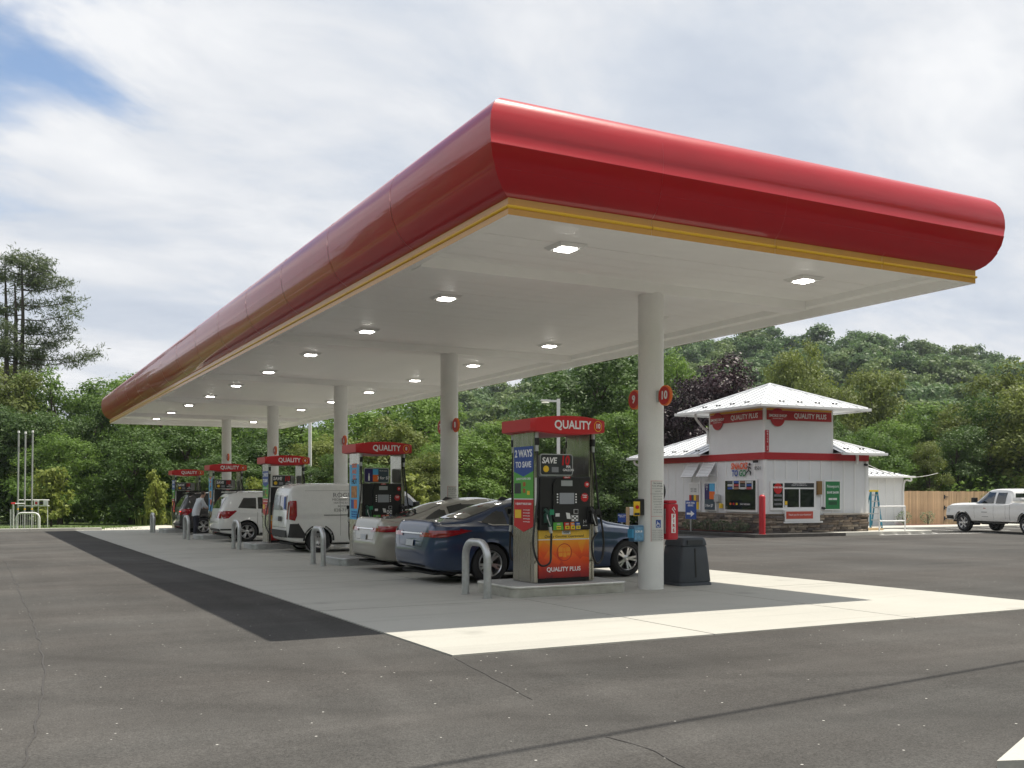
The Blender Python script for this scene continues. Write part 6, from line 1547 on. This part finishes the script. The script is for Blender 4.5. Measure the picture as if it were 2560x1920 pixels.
for k in range(9): MB().tube([(-.42 + k * .105, .12, 0), (-.42 + k * .105, .12, .78)], .009, 5).build('bar', WG, o)
x, y = ray(31, 48.4); o = thing('red_capped_post', 'short white pipe post with red cap and side arm', 'post', (x, y, gz(x, y) - .03), -TH)
MB().tube([(.05, 0, 0), (.05, 0, 1.25)], .04, 8).build('post', WG, o); MB().tube([(-.08, 0, 0), (-.08, 0, .98)], .035, 8).build('side_post', WG, o); MB().tube([(-.05, 0, 1.26), (.14, 0, 1.26)], .05, 8).build('cap', REDF, o); MB().tube([(.14, 0, 1.25), (.6, 0, 1.25)], .03, 8).build('arm', WG, o)
x, y = ray(85, 51.5); o = thing('pipe_rack', 'white pipe rack with small framed notice on thin legs', 'rack', (x, y, gz(x, y) - .03), -TH)
for z in (1.12, 1.42): MB().tube([(-.8, 0, z), (.78, 0, z)], .03, 6).build('rail', WG, o)
for xx in (.22, .70): MB().tube([(xx, 0, 0), (xx, 0, 1.42)], .02, 6).build('leg', WG, o)
MB().box(.02, .28, -.05, -.03, 1.14, 1.40).build('notice', PAPER, o); MB().box(.08, .20, -.055, -.051, 1.2, 1.34).build('notice_mark', REDB, o); MB().box(.5, .74, -.05, -.03, 1.15, 1.40).build('end_panel', PAPER, o); MB().box(.3, .48, -.04, -.02, 1.22, 1.34).build('valve', BLACK, o)
def lamp_post(px_, D, h, label, arm):
    x, y = ray(px_, D); g = gz(x, y) - .03
    o = thing('lamp_post', label, 'lamp post', (x, y, g), -TH, None)
    MB().box(-.085, .085, -.085, .085, .5, h, .01).build('pole', M('lamp_white', (.78, .78, .75), .4), o); MB().lathe([(.28, 0), (.28, .5), (.25, .52), (0, .52)], n=20).build('concrete_base', CONC2, o)
    MB().box(-.5, -.08, -.03, .03, h - .16, h - .06).build('arm', M('lamp_white'), o)
    MB().prism([(-.95, h - .10), (-.45, h - .18), (-.40, h - .05), (-.9, h - .03)], -.17, .17, 'y').build('lamp_head', M('lamp_white'), o)
    MB().box(-.88, -.5, -.13, .13, h - .20, h - .185).build('lens', M('lamp_lens', (.8, .8, .7), .3, emit=((1, .96, .85), .6)), o, rot=(0, 0, 0))
lamp_post(775, 57.5, 7.2, 'plain white lamp post behind the white van', False)
lamp_post(1396, 52.5, zat(996, 52.5) - gz(*ray(1396, 52.5)), 'white lamp post with flat head rising behind pump 10', True)
x, y = ray(1572, 43); o = thing('utility_pedestal', 'wooden post carrying a small white utility box', 'post', (x, y, gz(x, y) - .03), -TH)
MB().box(-.12, .02, -.06, .06, 0, 1.12).build('post', M('raw_pine'), o); MB().box(.03, .22, -.1, .05, .78, 1.12, .01).build('box', PAPER, o)
x, y = ray(1555, 42); o = thing('blue_notice', 'small blue notice board on a short stake beside the wooden post', 'sign', (x, y, gz(x, y) - .03), -TH)
MB().box(-.17, .17, -.015, .015, .5, .86).build('panel', BLUEP, o); MB().box(-.03, .03, .016, .04, 0, .84).build('stake', GALV, o); text('DRIVE THRU\nSERVICE', .06, TXTW, o, (0, -.018, .76), bold=.02)
# overhead line along the road (its shadow crosses the asphalt)
dx, dy = SUN.x / SUN.z * 7.6, SUN.y / SUN.z * 7.6
a = Vector((2.05, 5.06, 0)); b = Vector((8.38, 5.83, 0)); t = (b - a).normalized()
ol = thing('overhead_line', 'black overhead cable between wooden poles beside the road', 'cable', (a.x + dx, a.y + dy, 0))
A = a + Vector((dx, dy, 7.6)) - ol.location - t * 24; B = a + Vector((dx, dy, 7.6)) - ol.location + t * 40
MB().tube([A.lerp(B, i / 24) - Vector((0, 0, .25 * math.sin(math.pi * i / 24))) for i in range(25)], .026, 6).build('cable', BLACK, ol)
for q in (A, B): MB().tube([(q.x, q.y + .14, 0), (q.x, q.y + .14, 8.3)], [.16, .1], 10).build('pole', BARK, ol)
# service wire from the shop gable to the trees
p0 = Vector(srot(5.6, 1.0)); p1 = Vector(ray(2345, 56)); wz0 = SG + 3.2
tag(MB().tube([(p0.x + (p1.x - p0.x) * i / 12, p0.y + (p1.y - p0.y) * i / 12, wz0 + (2.6 - wz0) * i / 12 - .5 * math.sin(math.pi * i / 12)) for i in range(13)], .014, 5).build('service_wire', WG), 'thin pale service wire from the shop eave to the trees', 'wire')

# ================================================================ person filling up by pump 4
def person():
    x, y = 7.2, 38.9; g = gz(x, y) + .014
    root = thing('person', 'person in white shirt and dark trousers leaning beside pump 4', 'person', (x, y, g), R(10))
    J = {'pel': (0, 0, .95), 'spi': (.06, 0, 1.12), 'che': (.16, 0, 1.32), 'nck': (.24, 0, 1.47), 'hdb': (.29, 0, 1.55), 'hd': (.32, 0, 1.64), 'hdt': (.33, 0, 1.72)}
    E_ = [('pel', 'spi'), ('spi', 'che'), ('che', 'nck'), ('nck', 'hdb'), ('hdb', 'hd'), ('hd', 'hdt')]; rad = {'pel': (.15, .12), 'spi': (.15, .115), 'che': (.17, .12), 'nck': (.06, .06), 'hdb': (.07, .07), 'hd': (.085, .1), 'hdt': (.06, .07)}
    for s, n in ((-1, 'l'), (1, 'r')):
        J.update({'hip' + n: (0, s * .1, .88), 'kne' + n: (.03 + .02 * s, s * .11, .48), 'ank' + n: (-.03 + .05 * s, s * .12, .08), 'toe' + n: (.12 + .05 * s, s * .13, .035), 'sho' + n: (.17, s * .19, 1.38), 'elb' + n: (.30, s * .24, 1.14), 'wri' + n: (.50, s * .18, 1.08), 'hnd' + n: (.58, s * .16, 1.08)})
        rad.update({'hip' + n: (.095, .095), 'kne' + n: (.06, .06), 'ank' + n: (.045, .045), 'toe' + n: (.04, .03), 'sho' + n: (.065, .065), 'elb' + n: (.045, .045), 'wri' + n: (.03, .03), 'hnd' + n: (.035, .028)})
        E_ += [('pel', 'hip' + n), ('hip' + n, 'kne' + n), ('kne' + n, 'ank' + n), ('ank' + n, 'toe' + n), ('che', 'sho' + n), ('sho' + n, 'elb' + n), ('elb' + n, 'wri' + n), ('wri' + n, 'hnd' + n)]
        for f in range(5):
            a = (f - 2) * .016; k = 'fin%s%d' % (n, f); J[k] = (.655 - abs(f - 1.5) * .008, s * .16 + a, 1.06); J[k + 't'] = (.675 - abs(f - 1.5) * .01, s * .16 + a, 1.02); rad[k] = (.009, .009); rad[k + 't'] = (.007, .007)
            if f == 4: J[k] = (.60, s * .12, 1.05); J[k + 't'] = (.63, s * .11, 1.03)
            E_ += [('hnd' + n, k), (k, k + 't')]
    keys = list(J); me = bpy.data.meshes.new('body'); me.from_pydata([J[k] for k in keys], [(keys.index(a), keys.index(b)) for a, b in E_], [])
    ob = bpy.data.objects.new('body', me); COL.objects.link(ob)
    ob.modifiers.new('skin', 'SKIN'); ob.modifiers.new('sub', 'SUBSURF').levels = 2
    for i, k in enumerate(keys):
        sv = me.skin_vertices[0].data[i]; sv.radius = rad[k]; sv.use_root = (k == 'pel')
    dg = bpy.context.evaluated_depsgraph_get(); bm_ = bpy.data.meshes.new_from_object(ob.evaluated_get(dg)); bpy.data.objects.remove(ob)
    bm_.materials.clear(); bm_.materials.append(M('skin', (.45, .27, .19), .5)); bm_.shade_smooth()
    link('body', bm_, root)
    def cloth(name, cond, off, mat):
        bm = bmesh.new(); bm.from_mesh(bm_)
        bmesh.ops.delete(bm, geom=[f for f in bm.faces if not cond(f.calc_center_median())], context='FACES')
        bm.normal_update()
        for v in bm.verts: v.co += v.normal * off
        MB().bm(bm).build(name, mat, root, smooth=True, fix=False)
    cloth('shirt', lambda c: .80 < c.z < 1.46 and (c.z > 1.12 or abs(c.y) < .22) and c.x < .36, .022, M('shirt_white', (.62, .65, .70), .8, var=.06, vscale=10))
    cloth('trousers', lambda c: .09 < c.z < .92 and c.x < .3, .016, M('trousers_navy', (.018, .02, .032), .85))
    cloth('shoe', lambda c: c.z < .09, .012, BLACKM); cloth('hair', lambda c: c.z > 1.60 and (c.z > 1.69 or c.x < .31), .016, M('hair_brown', (.05, .03, .02), .7))
person()

# summer haze between the forecourt and the hill
hz = MB().box(-170, 330, -150, 420, -14, 130).build('haze', M('haze_tmp'))
hm = bpy.data.materials.new('haze_air'); hm.use_nodes = True; hm.node_tree.nodes.remove(hm.node_tree.nodes['Principled BSDF'])
pv = hm.node_tree.nodes.new('ShaderNodeVolumePrincipled'); pv.inputs['Color'].default_value = (.84, .91, 1, 1); pv.inputs['Density'].default_value = 0.0002; pv.inputs['Anisotropy'].default_value = 0.3
hm.node_tree.links.new(pv.outputs[0], hm.node_tree.nodes['Material Output'].inputs['Volume'])
hz.data.materials.clear(); hz.data.materials.append(hm); tag(hz, kind='stuff')
